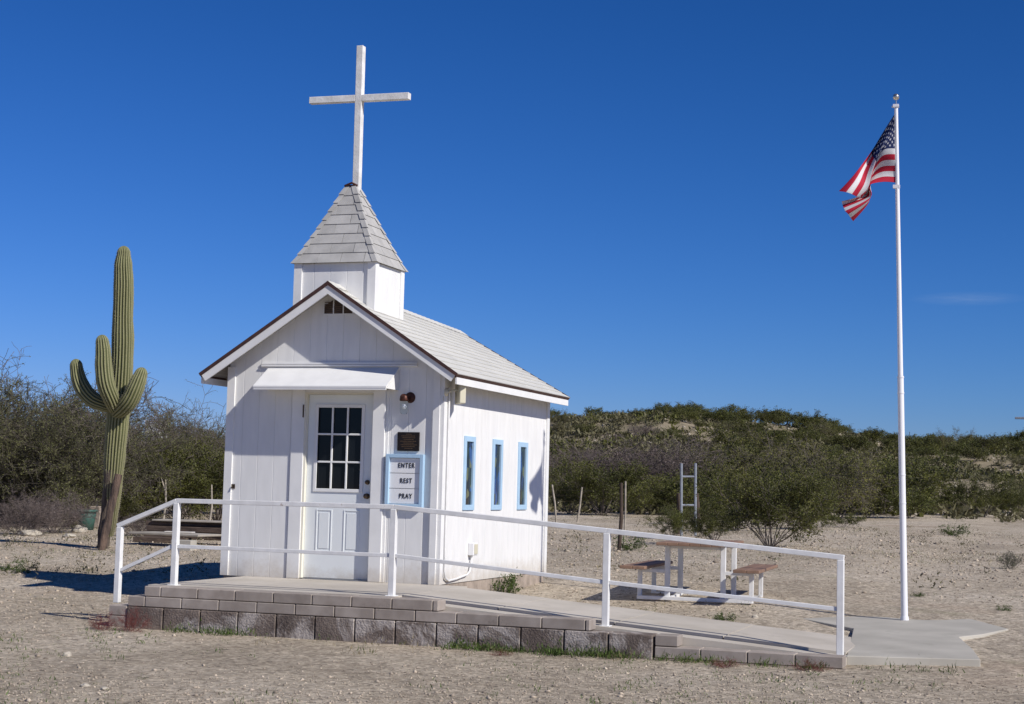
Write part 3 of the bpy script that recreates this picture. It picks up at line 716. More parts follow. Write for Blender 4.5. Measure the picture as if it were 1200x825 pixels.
tb('ground_rail', [((-.66, y-.075, .0), (.66, y-.03, .04)) for y in (-.42, .42)]+[((x-.02, -.388, .0), (x+.02, .34, .04)) for x in (-.29, .29)], RAILP, .003)

# ------------------------------------------------------------------ ground
def ground():
    rs = [0.]+list(np.geomspace(2.5, 30, 150))+list(np.linspace(30.4, 175, 330))+list(np.geomspace(178, 9000, 60))
    a0 = np.linspace(-.78, .12, 300); a1 = np.linspace(.12, 2*PI-.78, 120)[1:-1]; az = np.concatenate([a0, a1]); n = len(az)
    R_, A_ = np.meshgrid(rs[1:], az, indexing='ij'); X = CAM.x+R_*np.sin(A_); Y = CAM.y+R_*np.cos(A_); Z = gz(X, Y)
    verts = np.stack([X.ravel(), Y.ravel(), Z.ravel()], 1); m_ = len(rs)-1
    i, j = np.meshgrid(np.arange(m_-1), np.arange(n), indexing='ij'); i = i.ravel(); j = j.ravel(); j2 = (j+1) % n
    faces = np.stack([i*n+j, i*n+j2, (i+1)*n+j2, (i+1)*n+j], 1)[:, ::-1]
    # fill the centre with one n-gon-free ring of quads collapsing to the camera foot
    c = len(verts); verts = np.vstack([verts, [[CAM.x, CAM.y, gzf(CAM.x, CAM.y)]]])
    me = np_mesh('ground', verts, faces, True)
    o = bpy.data.objects.new('ground', me); COL.objects.link(o); kind(o, 'structure')
    m = bpy.data.materials.new('desert_gravel'); m.use_nodes = True; me.materials.append(m); N = m.node_tree.nodes; L = m.node_tree.links; b = N['Principled BSDF']; b.inputs['Roughness'].default_value = .95; b.inputs['Specular IOR Level'].default_value = .15
    tc = N.new('ShaderNodeTexCoord'); P = tc.outputs['Object']
    def nz(sc, det=6, rg=.6, dist=0):
        n_ = N.new('ShaderNodeTexNoise'); n_.inputs['Scale'].default_value = sc; n_.inputs['Detail'].default_value = det; n_.inputs['Roughness'].default_value = rg; n_.inputs['Distortion'].default_value = dist; L.new(P, n_.inputs['Vector']); return n_.outputs['Fac']
    def ramp(src, stops):
        r_ = N.new('ShaderNodeValToRGB'); e = r_.color_ramp.elements; e[0].position, e[0].color = stops[0][0], (*stops[0][1], 1); e[1].position, e[1].color = stops[-1][0], (*stops[-1][1], 1)
        for p, c_ in stops[1:-1]: k = e.new(p); k.color = (*c_, 1)
        L.new(src, r_.inputs[0]); return r_.outputs[0]
    def mix(f, a, bb, mode='MIX'):
        x = N.new('ShaderNodeMix'); x.data_type = 'RGBA'; x.blend_type = mode
        if isinstance(f, float): x.inputs[0].default_value = f
        else: L.new(f, x.inputs[0])
        for s_, k in ((a, 6), (bb, 7)):
            if isinstance(s_, tuple): x.inputs[k].default_value = (*s_, 1)
            else: L.new(s_, x.inputs[k])
        return x.outputs[2]
    base = ramp(nz(.35, 8), [(.36, (.365, .308, .235)), (.5, (.455, .388, .30)), (.64, (.505, .438, .35))])
    fine = ramp(nz(14, 8, .75), [(.30, (.48, .47, .46)), (.48, (.98, .98, .98)), (.70, (1.3, 1.3, 1.28))])
    col = mix(1., base, fine, 'MULTIPLY')
    vo = N.new('ShaderNodeTexVoronoi'); vo.inputs['Scale'].default_value = 34; L.new(P, vo.inputs['Vector'])
    sp = N.new('ShaderNodeSeparateColor'); L.new(vo.outputs['Color'], sp.inputs[0])
    grit = ramp(sp.outputs[0], [(.0, (.38, .37, .36)), (.25, (.9, .89, .88)), (.75, (1.04, 1.04, 1.04)), (1., (1.6, 1.6, 1.6))])
    col = mix(.75, col, grit, 'MULTIPLY')
    vo2 = N.new('ShaderNodeTexVoronoi'); vo2.inputs['Scale'].default_value = 9; L.new(P, vo2.inputs['Vector'])
    sp2 = N.new('ShaderNodeSeparateColor'); L.new(vo2.outputs['Color'], sp2.inputs[0])
    col = mix(.6, col, ramp(sp2.outputs[1], [(0., (.78, .76, .74)), (.5, (1, 1, 1)), (1., (1.2, 1.2, 1.2))]), 'MULTIPLY')
    red = ramp(nz(.22, 3), [(.58, (0, 0, 0)), (.72, (.4, .4, .4))]); col = mix(red, col, (.42, .30, .21))
    green = ramp(nz(.5, 9, .7, .4), [(.58, (0, 0, 0)), (.72, (.5, .5, .5))]); col = mix(green, col, (.17, .18, .075))
    geo = N.new('ShaderNodeSeparateXYZ'); L.new(P, geo.inputs[0]); mr = N.new('ShaderNodeMapRange'); mr.inputs[1].default_value = .6; mr.inputs[2].default_value = 2.2; mr.inputs[3].default_value = 0; mr.inputs[4].default_value = .8; L.new(geo.outputs[2], mr.inputs[0])
    hillc = ramp(nz(.6, 8, .7), [(.38, (.12, .11, .06)), (.5, (.20, .165, .10)), (.62, (.27, .225, .15))]); col = mix(mr.outputs[0], col, hillc)
    L.new(col, b.inputs['Base Color'])
    bp = N.new('ShaderNodeBump'); bp.inputs['Strength'].default_value = .9; bp.inputs['Distance'].default_value = .02; L.new(nz(30, 8, .8), bp.inputs['Height'])
    bp2 = N.new('ShaderNodeBump'); bp2.inputs['Strength'].default_value = .5; bp2.inputs['Distance'].default_value = .08; L.new(nz(2.5, 6, .65), bp2.inputs['Height']); L.new(bp.outputs[0], bp2.inputs['Normal']); L.new(bp2.outputs[0], b.inputs['Normal'])
ground()

# distant mountains and far white building on the left
m = MB(); MM = mat('hazed_mountain_rock', (.19, .20, .25), .95, var=.2, vscale=.004)  # aerial haze painted in: the blue-grey stands in for air over the rock
pts = []
for i in range(61):
    px = -500+i*30; az = YAW+math.atan((px-600)/F); h = 95*(.55+.35*math.sin(i*.55+1)+.22*math.sin(i*1.37)+.1*math.sin(i*3.1))*(1-.35*ss(700, 1300, px))
    pts.append((az, max(20, 38+h)))
vs = []; 
for az, h in pts:
    for rr_, hh in ((3300, -5), (3500, h*.45), (3750, h*.8), (4000, h), (4500, -5)): vs.append((CAM.x+rr_*math.sin(az), CAM.y+rr_*math.cos(az), hh+random.uniform(-4, 4)))
fs = [(i*5+k, (i+1)*5+k, (i+1)*5+k+1, i*5+k+1) for i in range(60) for k in range(4)]
m.add(vs, fs, True); kind(obj('mountains', m, MM), 'structure')
fbp = at_depth(179, 496, 420); bld = thing('far_building', (fbp.x, fbp.y, -1), 'tiny far white building just right of the saguaro', 'building')
bz = fbp.z
m = MB(); m.box((fbp.x-2.3, fbp.y, 0), (fbp.x+2.0, fbp.y+4, bz+.55)); obj('wall', m, TRIM, bld)
m = MB(); m.box((fbp.x-2.5, fbp.y-.2, bz+.56), (fbp.x+2.2, fbp.y+4.2, bz+.75)); obj('roof', m, BOARD, bld)
m = MB(); m.box((fbp.x-2.0, fbp.y-.06, bz-.1), (fbp.x+1.8, fbp.y-.01, bz+.12)); obj('window', m, GREYM, bld)
# street lamp whose head reaches into the right edge
lpz = at_depth(1196, 490, 95); lamp = thing('street_lamp', (lpz.x+2.2, lpz.y, gzf(lpz.x+2.2, lpz.y)), 'grey lamp arm reaching into view above the hill at right edge', 'street lamp')
m = MB(); g0 = lamp.location; m.tube([g0, V(g0.x, g0.y, lpz.z-.2)], [.12, .08], 10); obj('pole', m, STEEL, lamp)
m = MB(); m.tube([V(g0.x, g0.y, lpz.z-.3), V(g0.x-.8, g0.y, lpz.z-.03), V(lpz.x+.35, lpz.y, lpz.z)], .04, 8); obj('arm', m, STEEL, lamp)
m = MB(); m.box(lpz+V(-.32, -.12, -.06), lpz+V(.35, .12, .07)); obj('lamp_head', m, STEEL, lamp, bevel=.02)

# ------------------------------------------------------------------ saguaro
def ribbed(path, rad, nr=18, per=6, seg=None, depth=.24, sub=5, mb=None):
    # smooth path by Catmull-Rom
    P = [Vector(p) for p in path]; Q = []; R = []
    for i in range(len(P)-1):
        a, b_, c, d_ = P[max(i-1, 0)], P[i], P[i+1], P[min(i+2, len(P)-1)]
        for k in range(sub):
            t = k/sub; Q.append(.5*(2*b_+(c-a)*t+(2*a-5*b_+4*c-d_)*t*t+(3*b_-a-3*c+d_)*t**3)); R.append(rad[i]+(rad[i+1]-rad[i])*(t*t*(3-2*t)))
    Q.append(P[-1]); R.append(rad[-1])
    # dome
    dv = (Q[-1]-Q[-2]).normalized(); rl_ = R[-1]; e = Q[-1]
    for k in range(1, 8):
        a = k/7*PI/2*.97; Q.append(e+dv*rl_*1.15*math.sin(a)); R.append(rl_*math.cos(a))
    n = nr*per; vs = []; at = []; A = None
    for i, p in enumerate(Q):
        d_ = (Q[min(i+1, len(Q)-1)]-Q[max(i-1, 0)]).normalized()
        A = d_.orthogonal().normalized() if A is None else (A-d_*A.dot(d_)).normalized(); B = d_.cross(A)
        for k in range(n):
            th = 2*PI*k/n; w = abs(math.sin(th*nr/2)); rb = w**.6; wob = 1+.05*noise.noise(V(p.x*3, p.z*2.5, th))+.03*noise.noise(V(p.x*7, p.z*9, th*3))
            r_ = R[i]*(1-depth*(1-rb))*wob; vs.append(p+(A*math.cos(th)+B*math.sin(th))*r_); at.append(1-rb if False else rb)
    fs = [(i*n+k, i*n+(k+1) % n, (i+1)*n+(k+1) % n, (i+1)*n+k) for i in range(len(Q)-1) for k in range(n)]
    fs.append(tuple(range((len(Q)-1)*n, len(Q)*n))); nsk = len(fs)
    for i in range(len(Q)-6):
        for rb_ in range(nr):
            kk = (rb_*per+per//2); p0_ = vs[i*n+kk]; p1_ = vs[(i+1)*n+kk]; c0_ = Q[i]; m_ = max(1, int((p1_-p0_).length/.028))
            for q_ in range(m_):
                b_ = p0_.lerp(p1_, (q_+random.random()*.5)/m_); o_ = (b_-Q[i].lerp(Q[i+1], q_/m_)).normalized()
                for _ in range(2):
                    e_ = (o_+V(random.gauss(0, .5), random.gauss(0, .5), random.gauss(0, .6))).normalized()*random.uniform(.012, .026); sd_ = e_.orthogonal().normalized()*.0022
                    a_ = len(vs); vs += [b_-sd_, b_+sd_, b_+e_]; at += [1, 1, 1]; fs.append((a_, a_+1, a_+2))
    me = bpy.data.meshes.new('ribbed'); me.from_pydata([tuple(v) for v in vs], [], fs)
    me.polygons.foreach_set('use_smooth', [True]*len(fs)); me.polygons.foreach_set('material_index', [0]*nsk+[1]*(len(fs)-nsk)); 
    att = me.attributes.new('rib', 'FLOAT', 'POINT'); att.data.foreach_set('value', at); return me
def cactus_mat(name, dark, ridge):
    m = mat(name, dark, .7, var=.3, vscale=2.5, bump=.4, bscale=60); N = m.node_tree.nodes; L = m.node_tree.links; b = N['Principled BSDF']
    src = b.inputs['Base Color'].links[0].from_socket
    a = N.new('ShaderNodeAttribute'); a.attribute_name = 'rib'; pw = N.new('ShaderNodeMath'); pw.operation = 'POWER'; pw.inputs[1].default_value = 3.; L.new(a.outputs['Fac'], pw.inputs[0])
    mx = N.new('ShaderNodeMix'); mx.data_type = 'RGBA'; L.new(pw.outputs[0], mx.inputs[0]); L.new(src, mx.inputs[6]); mx.inputs[7].default_value = (*ridge, 1); L.new(mx.outputs[2], b.inputs['Base Color']); return m
SAG = cactus_mat('saguaro_skin', (.085, .100, .034), (.27, .26, .13))
BARK2 = mat('corky_dead_bark', (.135, .105, .08), .95, col2=(.055, .042, .036), vscale=3.5, bump=1., bscale=14, stretch=(3, 3, .5), bdist=.04)
SPINE = mat('pale_grey_spine', (.34, .31, .25), .8, var=.2)
dirt_at_base(SAG, 2.2, (.11, .085, .06))
sgp, sgd = on_ground(124, 643)
sag = thing('saguaro', sgp, 'tall saguaro cactus with three upturned arms left of the chapel', 'cactus')
pp = lambda x, y, off=0.: at_depth(x, y, sgd-off)
k = 1/69.8
tr_ = [pp(127, 628), pp(129.5, 605), pp(132, 570), pp(135, 530), pp(138, 495), pp(141, 460), pp(143, 430), pp(144, 400), pp(144, 370), pp(145, 335), pp(144.5, 312), pp(145, 297)]
trr = [6, 8.5, 11, 12.3, 13, 13.4, 12.8, 12.8, 11.8, 11.6, 10.6, 7.8]
place('trunk', ribbed(tr_, [r*k for r in trr], 20), SAG, sag)
place('arm', ribbed([pp(134, 478, .1), pp(122, 474, .15), pp(108, 468, .18), pp(98, 457, .17), pp(92, 443, .15), pp(89.5, 429, .15)], [6*k, 8.6*k, 9.6*k, 9.6*k, 8.6*k, 7.4*k], 15), SAG, sag)
place('arm', ribbed([pp(137, 482, .1), pp(131, 468, .35), pp(124, 450, .45), pp(121.5, 430, .45), pp(121, 412, .45), pp(120, 401, .45)], [7.5*k, 9.6*k, 10.2*k, 10.*k, 9.*k, 7.6*k], 15), SAG, sag)
place('arm', ribbed([pp(137, 484, .1), pp(145, 477, .3), pp(152, 469, .38), pp(158, 457, .42), pp(162, 447, .42), pp(165, 439, .4)], [7.5*k, 9.8*k, 10.2*k, 9.8*k, 9*k, 7.6*k], 15), SAG, sag)
for c_ in sag.children: c_.data.materials.append(SPINE)
m = MB()
def rough_tube(mb, pts, rad, n=14, amp=.18, fr=5.):
    s0 = len(mb.v); mb.tube(pts, rad, n, cap=False)
    for i in range(s0, len(mb.v)):
        v = Vector(mb.v[i]); ring = (i-s0)//n; c = Vector(pts[ring]); d_ = v-c; mb.v[i] = tuple(c+d_*(1+amp*noise.noise(v*fr)*2))
bp_ = [V(sgp.x, sgp.y, sgp.z-.2)]+[pp(120+(131-120)*t, 643-(643-550)*t, .04) for t in np.linspace(0, 1, 18)]
rough_tube(m, bp_, [8*k]+[(6.5+1.5*t)*k for t in np.linspace(0, 1, 18)], 18)
obj('corky_base', m, BARK2, sag)
# the board / dead rib leaning on it
m = MB(); a = on_ground(119, 645)[0]; rough_tube(m, [a+(pp(139, 556, .32)-a)*t for t in np.linspace(-.02, 1, 16)], [.066]*16, 9, .12, 6)
dw = obj('dead_log', m, mat('reddish_dead_wood', (.17, .115, .085), .9, col2=(.065, .046, .038), vscale=4, bump=.9, bscale=20, stretch=(4, 4, .6), bdist=.03), origin=a); tag(dw, 'reddish brown dead wood log leaning against the saguaro base', 'log')
m = MB(); a = on_ground(127.5, 640)[0]; m.tube([a, pp(130, 612, .3), pp(129, 600, .25)], .013, 6); tag(obj('stick', m, STICK, origin=a), 'short pale stick at the foot of the saguaro', 'stick')

# ------------------------------------------------------------------ vegetation generators
class Plant:
    def __init__(s, seed): s.r = np.random.default_rng(seed); s.seg = []; s.tips = []
    def branch(s, p, d, L_, r_, lv, spec):
        rg = s.r; n = spec['n'][lv]; step = L_/n; bend = spec['bend'][lv]; upb = spec['up'][lv]
        for i in range(n):
            d = d+rg.normal(0, bend, 3); d[2] += upb; d = d/np.linalg.norm(d); q = p+d*step; rr_ = r_*(1-.75*(i+1)/n)
            s.seg.append((p, q, r_*(1-.75*i/n), rr_)); p = q
            if lv >= spec['leaf_lv']: s.tips.append((q, d))
            if lv < spec['levels']-1 and i >= spec['bare'][lv]*n:
                for _ in range(rg.poisson(spec['kids'][lv])):
                    nd = d+rg.normal(0, spec['spread'][lv], 3); nd = nd/np.linalg.norm(nd)
                    s.branch(q, nd, L_*spec['ratio'][lv]*rg.uniform(.7, 1.2), max(rr_, r_*.3)*.7, lv+1, spec)
    def stems_mesh(s, name, keep=1.):
        sg_ = s.seg; P = np.array([a[0] for a in sg_]); Q = np.array([a[1] for a in sg_]); r1 = np.array([a[2] for a in sg_]); r2 = np.array([a[3] for a in sg_])
        D = Q-P; D /= np.linalg.norm(D, axis=1, keepdims=True)+1e-9; A = np.cross(D, [.3, .5, .81]); A /= np.linalg.norm(A, axis=1, keepdims=True)+1e-9; B = np.cross(D, A); r1 = np.maximum(r1, .0022); r2 = np.maximum(r2, .0022)
        vs = []
        for E, r_ in ((P, r1), (Q, r2)):
            for k_ in range(3): vs.append(E+(A*math.cos(2*PI*k_/3)+B*math.sin(2*PI*k_/3))*r_[:, None])
        n = len(sg_); vs = np.stack(vs, 1).reshape(-1, 3); b_ = np.arange(n)[:, None]*6
        fs = np.concatenate([b_+np.array([[k_, (k_+1) % 3, 3+(k_+1) % 3, 3+k_]]) for k_ in range(3)])
        return np_mesh(name, vs, fs, True)
    def leaves_mesh(s, name, count, size, sig, aspect=2.2, upward=0.):
        rg = s.r; T = np.array([t[0] for t in s.tips]); Dn = np.array([t[1] for t in s.tips]); idx = rg.integers(0, len(T), count)
        C = T[idx]+rg.normal(0, sig, (count, 3)); a = rg.normal(0, 1, (count, 3))+Dn[idx]*1.2; a[:, 2] += upward; a /= np.linalg.norm(a, axis=1, keepdims=True)
        b_ = np.cross(a, rg.normal(0, 1, (count, 3))); b_ /= np.linalg.norm(b_, axis=1, keepdims=True)
        L_ = size*rg.uniform(.6, 1.5, (count, 1)); w = L_/aspect
        C[:, 2] = np.maximum(C[:, 2], .01)
        vs = np.stack([C-a*L_*.5, C+b_*w*.5, C+a*L_*.5, C-b_*w*.5], 1).reshape(-1, 3); fs = np.arange(count*4).reshape(-1, 4); return np_mesh(name, vs, fs)
def bush_spec(**k): return k
SPEC_CREO = dict(levels=3, n=[6, 4, 3], bend=[.10, .2, .25], up=[.05, .04, .02], leaf_lv=1, bare=[.2, .1, 0], kids=[1.9, 1.4, 0], spread=[.5, .55, .5], ratio=[.42, .5, .5])
SPEC_MESQ = dict(levels=4, n=[5, 5, 4, 3], bend=[.14, .2, .25, .3], up=[.03, .03, 0, -.02], leaf_lv=2, bare=[.2, .1, 0, 0], kids=[1.9, 2.1, 1.5, 0], spread=[.6, .65, .6, .6], ratio=[.62, .52, .5, .5])
SPEC_TWIG = dict(levels=3, n=[6, 5, 3], bend=[.12, .2, .22], up=[.04, .03, .02], leaf_lv=1, bare=[.15, .1, 0], kids=[2., 1.5, 0], spread=[.45, .5, .5], ratio=[.5, .5, .5])
def make_plant(seed, spec, n_stem, height, lean, rad, leaves, lsize, lsig, aspect=2.2):
    p = Plant(seed); rg = p.r
    for i in range(n_stem):
        a = 2*PI*(i+rg.uniform(-.3, .3))/n_stem; tl = rg.uniform(.05, 1)**.6*lean; d = np.array([math.cos(a)*math.sin(tl), math.sin(a)*math.sin(tl), math.cos(tl)])
        p.branch(np.array([math.cos(a), math.sin(a), 0])*rg.uniform(0, .06)*height, d, height*rg.uniform(.75, 1.05), rad, 0, spec)
    # normalise to unit height
    return p, p.stems_mesh('stems'), (p.leaves_mesh('leaves', leaves, lsize, lsig, aspect) if leaves else None)
def height_of(me):
    co = np.empty(len(me.vertices)*3, np.float32); me.vertices.foreach_get('co', co); co = co.reshape(-1, 3); return float(np.percentile(co[:, 2], 99.7)), float(np.percentile(np.abs(co[:, 0]), 98))
class Proto:
    def __init__(s, name, cat, stem_m, leaf_m, stem, leaf, part=('stem', 'foliage')):
        s.name, s.cat = name, cat; s.stem, s.leaf = stem, leaf; s.part = part
        s.stem.materials.append(stem_m)
        if leaf: leaf.materials.append(leaf_m)
        s.h, s.w = height_of(leaf or stem)
    def put(s, loc, h, label, group=None, wscale=1., rot=None, stem_only=False, name=None):
        o = thing(name or s.name, (loc[0], loc[1], loc[2]-.03), label, s.cat, group); k_ = h/s.h
        o.scale = (k_*wscale, k_*wscale, k_); o.rotation_euler.z = rot if rot is not None else random.uniform(0, 2*PI)
        for nm, me in zip(s.part, (s.stem, s.leaf)):
            if me is None: continue
            c = bpy.data.objects.new(nm, me); COL.objects.link(c); c.parent = o
        return o
def P_(name, cat, sm_, lm_, *a, **k_):
    part = k_.pop('part', ('stem', 'foliage')); p, s_, l_ = make_plant(*a, **k_); return Proto(name, cat, sm_, lm_, s_, l_, part)
creo_near = [P_('creosote_bush', 'bush', GREYBARK, L_CREO, 11+i, SPEC_CREO, 17, 1., .95, .010, 22000, .028, .032, 1.8) for i in range(3)]
creo_mid = [P_('creosote_bush', 'bush', GREYBARK, L_CREO, 31+i, SPEC_CREO, 13, 1., 1.05, .010, 5200, .055, .05, 1.7) for i in range(4)]
creo_far = [P_('creosote_bush', 'bush', GREYBARK, L_CREO, 51+i, SPEC_CREO, 9, 1., 1.1, .010, 4200, .055, .055, 1.6) for i in range(4)]
palo_far = [P_('palo_verde', 'tree', GREYBARK, L_PALO, 71+i, SPEC_MESQ, 4, 1., .85, .016, 10000, .035, .035, 3., part=('trunk', 'crown')) for i in range(2)]
mesq = [P_('mesquite_tree', 'tree', BARKM, L_MESQ, 81+i, SPEC_MESQ, 9, 1., .95, .016, 90000, .014, .010, 3., part=('trunk', 'crown')) for i in range(3)]
palo = [P_('palo_verde', 'tree', GREYBARK, L_PALO, 91+i, SPEC_MESQ, 9, 1., .9, .014, 60000, .014, .010, 5., part=('trunk', 'crown')) for i in range(2)]
bare = [P_('bare_shrub', 'shrub', GREYBARK, L_GREY, 101+i, SPEC_TWIG, 18, 1., 1.05, .010, 11000, .05, .02, 7., part=('stem', 'twigs')) for i in range(3)]
baretree = [P_('bare_tree', 'tree', GREYBARK, L_GREY, 111+i, SPEC_MESQ, 6, 1., .75, .016, 0, .035, .02, 7., part=('trunk', 'twigs')) for i in range(2)]
sage = [P_('sage_bush', 'shrub', GREYBARK, L_SAGE, 121+i, SPEC_TWIG, 14, 1., 1.2, .010, 1600, .09, .05, 3.) for i in range(2)]
weed = [P_('weed', 'weed', L_GRASS, L_GRASS, 131+i, SPEC_TWIG, 9, 1., 1.1, .012, 500, .16, .06, 3.2) for i in range(2)]
tumble = [P_('dry_weed', 'weed', L_RED, L_RED, 141+i, SPEC_TWIG, 18, 1., 1.25, .008, 2200, .07, .03, 9., part=('stem', 'twigs')) for i in range(2)]

def putpx(proto, px, py, toppy, label, group=None, wscale=1., rot=None, name=None):
    P, t_ = on_ground(px, py); h = (py-toppy)*t_/F
    return proto.put(P, h, label, group, wscale, rot, name=name)
# --- left thicket
LEFTS = [
 (mesq[0], 45, 617, 438, 'large olive mesquite tree at the far left edge behind grey shrub', 1.15),
 (mesq[1], -25, 614, 452, 'olive mesquite tree cut by the left edge of the view', 1.2),
 (mesq[2], 100, 611, 458, 'olive mesquite tree directly behind the saguaro', 1.05),
 (mesq[0], 5, 607, 462, 'shadowy mesquite behind the leftmost trees', 1.2),
 (baretree[0], 72, 612, 418, 'leafless grey tree with wispy twigs rising above the mesquites', 1.),
 (baretree[1], 20, 610, 440, 'leafless twiggy tree at upper left against the sky', 1.),
 (creo_near[0], 172, 611, 512, 'dark green creosote bush just right of the saguaro', 1.25),
 (creo_near[1], 212, 613, 520, 'dark green creosote bush behind the lumber pile', 1.3),
 (creo_near[2], 255, 612, 508, 'dark green creosote bush against the left chapel corner', 1.25),
 (palo[0], 222, 606, 458, 'feathery pale green palo verde rising left of the chapel roof', 1.05),
 (palo[1], 178, 603, 500, 'low feathery palo verde between saguaro and chapel', 1.2),
 (palo[0], 285, 604, 500, 'palo verde tree partly hidden behind the chapel', 1.1),
 (mesq[1], 135, 604, 492, 'small olive mesquite beneath the saguaro arms', 1.2),
 (mesq[2], 262, 603, 500, 'olive mesquite behind palo verde beside the chapel eave', 1.1),
 (bare[0], 25, 627, 572, 'low grey leafless shrub at the lower left edge', 1.2),
 (bare[1], 62, 625, 574, 'grey leafless shrub left of the green bucket', 1.2),
 (creo_near[0], 140, 618, 575, 'small dark bush at the saguaro foot by the railing', 1.2),
 (bare[2], 158, 628, 600, 'tiny grey bush in front of the lumber pile', 1.1),
]
for i, (pr_, px, py, tp, lab, ws_) in enumerate(LEFTS): putpx(pr_, px, py, tp, lab, None, ws_, rot=i*1.7)
# second row to close the view
for i in range(9): putpx(mesq[i % 3], -70+i*42, 595+(i % 3), 505-(i % 4)*6+(12 if i > 3 else 0), 'olive mesquite in the far row closing the view on the left', 'far mesquites left of the chapel', 1.3, rot=i*2.1)
# --- right side, near shrubs
RIGHTS = [
 (creo_near[0], 903, 641, 543, 'large dark creosote bush with visible stems behind the picnic table', 1.2),
 (creo_near[1], 790, 631, 590, 'small creosote in front of the left foot of the gate frame', 1.1),
 (creo_near[2], 836, 636, 584, 'small creosote between gate frame and the largest creosote', 1.1),
 (creo_near[1], 862, 622, 552, 'dark creosote bush left of the largest one', 1.15),
 (creo_near[2], 945, 620, 545, 'dense creosote bush just right of the largest one', 1.1),
 (creo_near[0], 705, 604, 533, 'broad dark green bush nearest the chapel rear corner', 1.5),
 (creo_near[1], 668, 602, 545, 'dark bush touching the chapel rear corner', 1.2),
 (creo_near[2], 752, 603, 550, 'dark green bush behind the bare fence posts', 1.3),
 (creo_near[0], 1060, 602, 536, 'tall dark creosote behind the flagpole', 1.15),
 (creo_near[1], 1150, 606, 555, 'rounded dark creosote bush right of the flagpole', 1.35),
 (creo_near[2], 1195, 603, 562, 'dark creosote bush cut by the right edge', 1.2),
 (creo_mid[0], 988, 618, 600, 'low flat dark bush left of the flagpole', 1.9),
 (creo_mid[2], 1018, 607, 575, 'mid sized green bush beyond the low flat one', 1.2),
 (weed[0], 1117, 628, 612, 'small yellowish bush alone on the gravel right of flagpole', 1.8),
 (sage[0], 1183, 667, 643, 'grey green sage bush on the gravel near right edge', 1.),
 (weed[1], 1074, 699, 690, 'tiny green weed beside the flagpole pad', 1.3),
 (weed[0], 1178, 716, 705, 'tiny green weed near the right edge of the gravel', 1.2),
 (weed[1], 851, 728, 713, 'small leafy green weed in front of the picnic table', 1.3),
 (weed[0], 737, 645, 624, 'small green bush beside the fence post', 1.5),
 (weed[0], 26, 672, 651, 'dark spiky weed on the sand at far left', 1.1),
 (weed[1], 4, 669, 657, 'small weed at the left edge of the sand', 1.2),
 (creo_mid[3], 815, 615, 585, 'small creosote bush beside the steel gate frame', 1.4),
 (palo_far[0], 940, 596, 508, 'yellow green palo verde on the lower hillside', 1.5),
 (palo_far[1], 855, 590, 505, 'olive palo verde above the creosotes in mid hillside', 1.5),
 (palo_far[1], 1000, 590, 520, 'olive palo verde left of the flagpole on the slope', 1.3),
 (palo_far[0], 800, 582, 520, 'yellow green palo verde behind the steel gate frame', 1.2),
 (bare[0], 735, 588, 508, 'purplish grey leafless shrub in the middle of the slope', 1.7),
 (bare[1], 775, 590, 515, 'wide purplish grey leafless shrub left of gate frame', 1.5),
 (bare[2], 690, 588, 532, 'purplish grey leafless shrub above the chapel side bush', 1.5),
 (bare[0], 665, 580, 528, 'purplish grey leafless shrub beside the chapel eave', 1.5),
]
for i, (pr_, px, py, tp, lab, ws_) in enumerate(RIGHTS): putpx(pr_, px, py, tp, lab, None, ws_, rot=i*1.3+.5)
weed[1].put(V(.13, 1.78, gzf(.13, 1.78)), .36, 'leafy green weed growing against the chapel side wall', None, .75, 2.)
# --- hillside
hill_n = 0; placed = []
tries = 0
while hill_n < 262 and tries < 20000:
    tries += 1
    px = random.uniform(640, 1215); az = YAW+math.atan((px-600)/F); r_ = math.sqrt(random.uniform(58**2, 152**2))
    if random.random() < .12: r_ = random.uniform(58, 95)
    if px > 1080 and r_ < 108: continue
    x = CAM.x+r_*math.sin(az); y = CAM.y+r_*math.cos(az)
    crest = random.random() < .17
    if crest: r_ = random.uniform(142, 152); x = CAM.x+r_*math.sin(az); y = CAM.y+r_*math.cos(az)
    h = random.uniform(1.0, 1.9) if r_ < 90 else random.uniform(.6, 1.25)
    if px < 840 and r_ > 95: h *= .8
    if px > 860 and r_ < 120: h *= 1.2
    if any((x-a)**2+(y-b_)**2 < (1.1*(h+c_)/2)**2*.8 for a, b_, c_ in placed): continue
    if 650 < px < 850 and 95 < r_ < 140 and random.random() < .45: continue
    h *= random.uniform(.75, 1.3)
    placed.append((x, y, h)); loc = V(x, y, gzf(x, y)); hill_n += 1
    q = random.random()
    if px < 800 and 70 < r_ < 118 and q < .38: bare[hill_n % 3].put(loc, h*.9, 'purplish grey leafless shrub on the rocky slope', 'grey shrubs on the hillside', 1.4)
    elif q < .12 and r_ < 135: palo_far[hill_n % 2].put(loc, h*1.35, 'yellow green palo verde on the upper hillside', 'palo verdes on the hillside', 1.2)
    else: (creo_mid if r_ < 80 else creo_far)[hill_n % 4].put(loc, h*(1.35 if crest else 1), 'dark green creosote bush scattered over the hillside', 'creosote bushes on the hillside', random.uniform(1.1, 1.6))
for i, (px, py, tp) in enumerate(((925, 492, 478), (1068, 520, 506))):
    pass
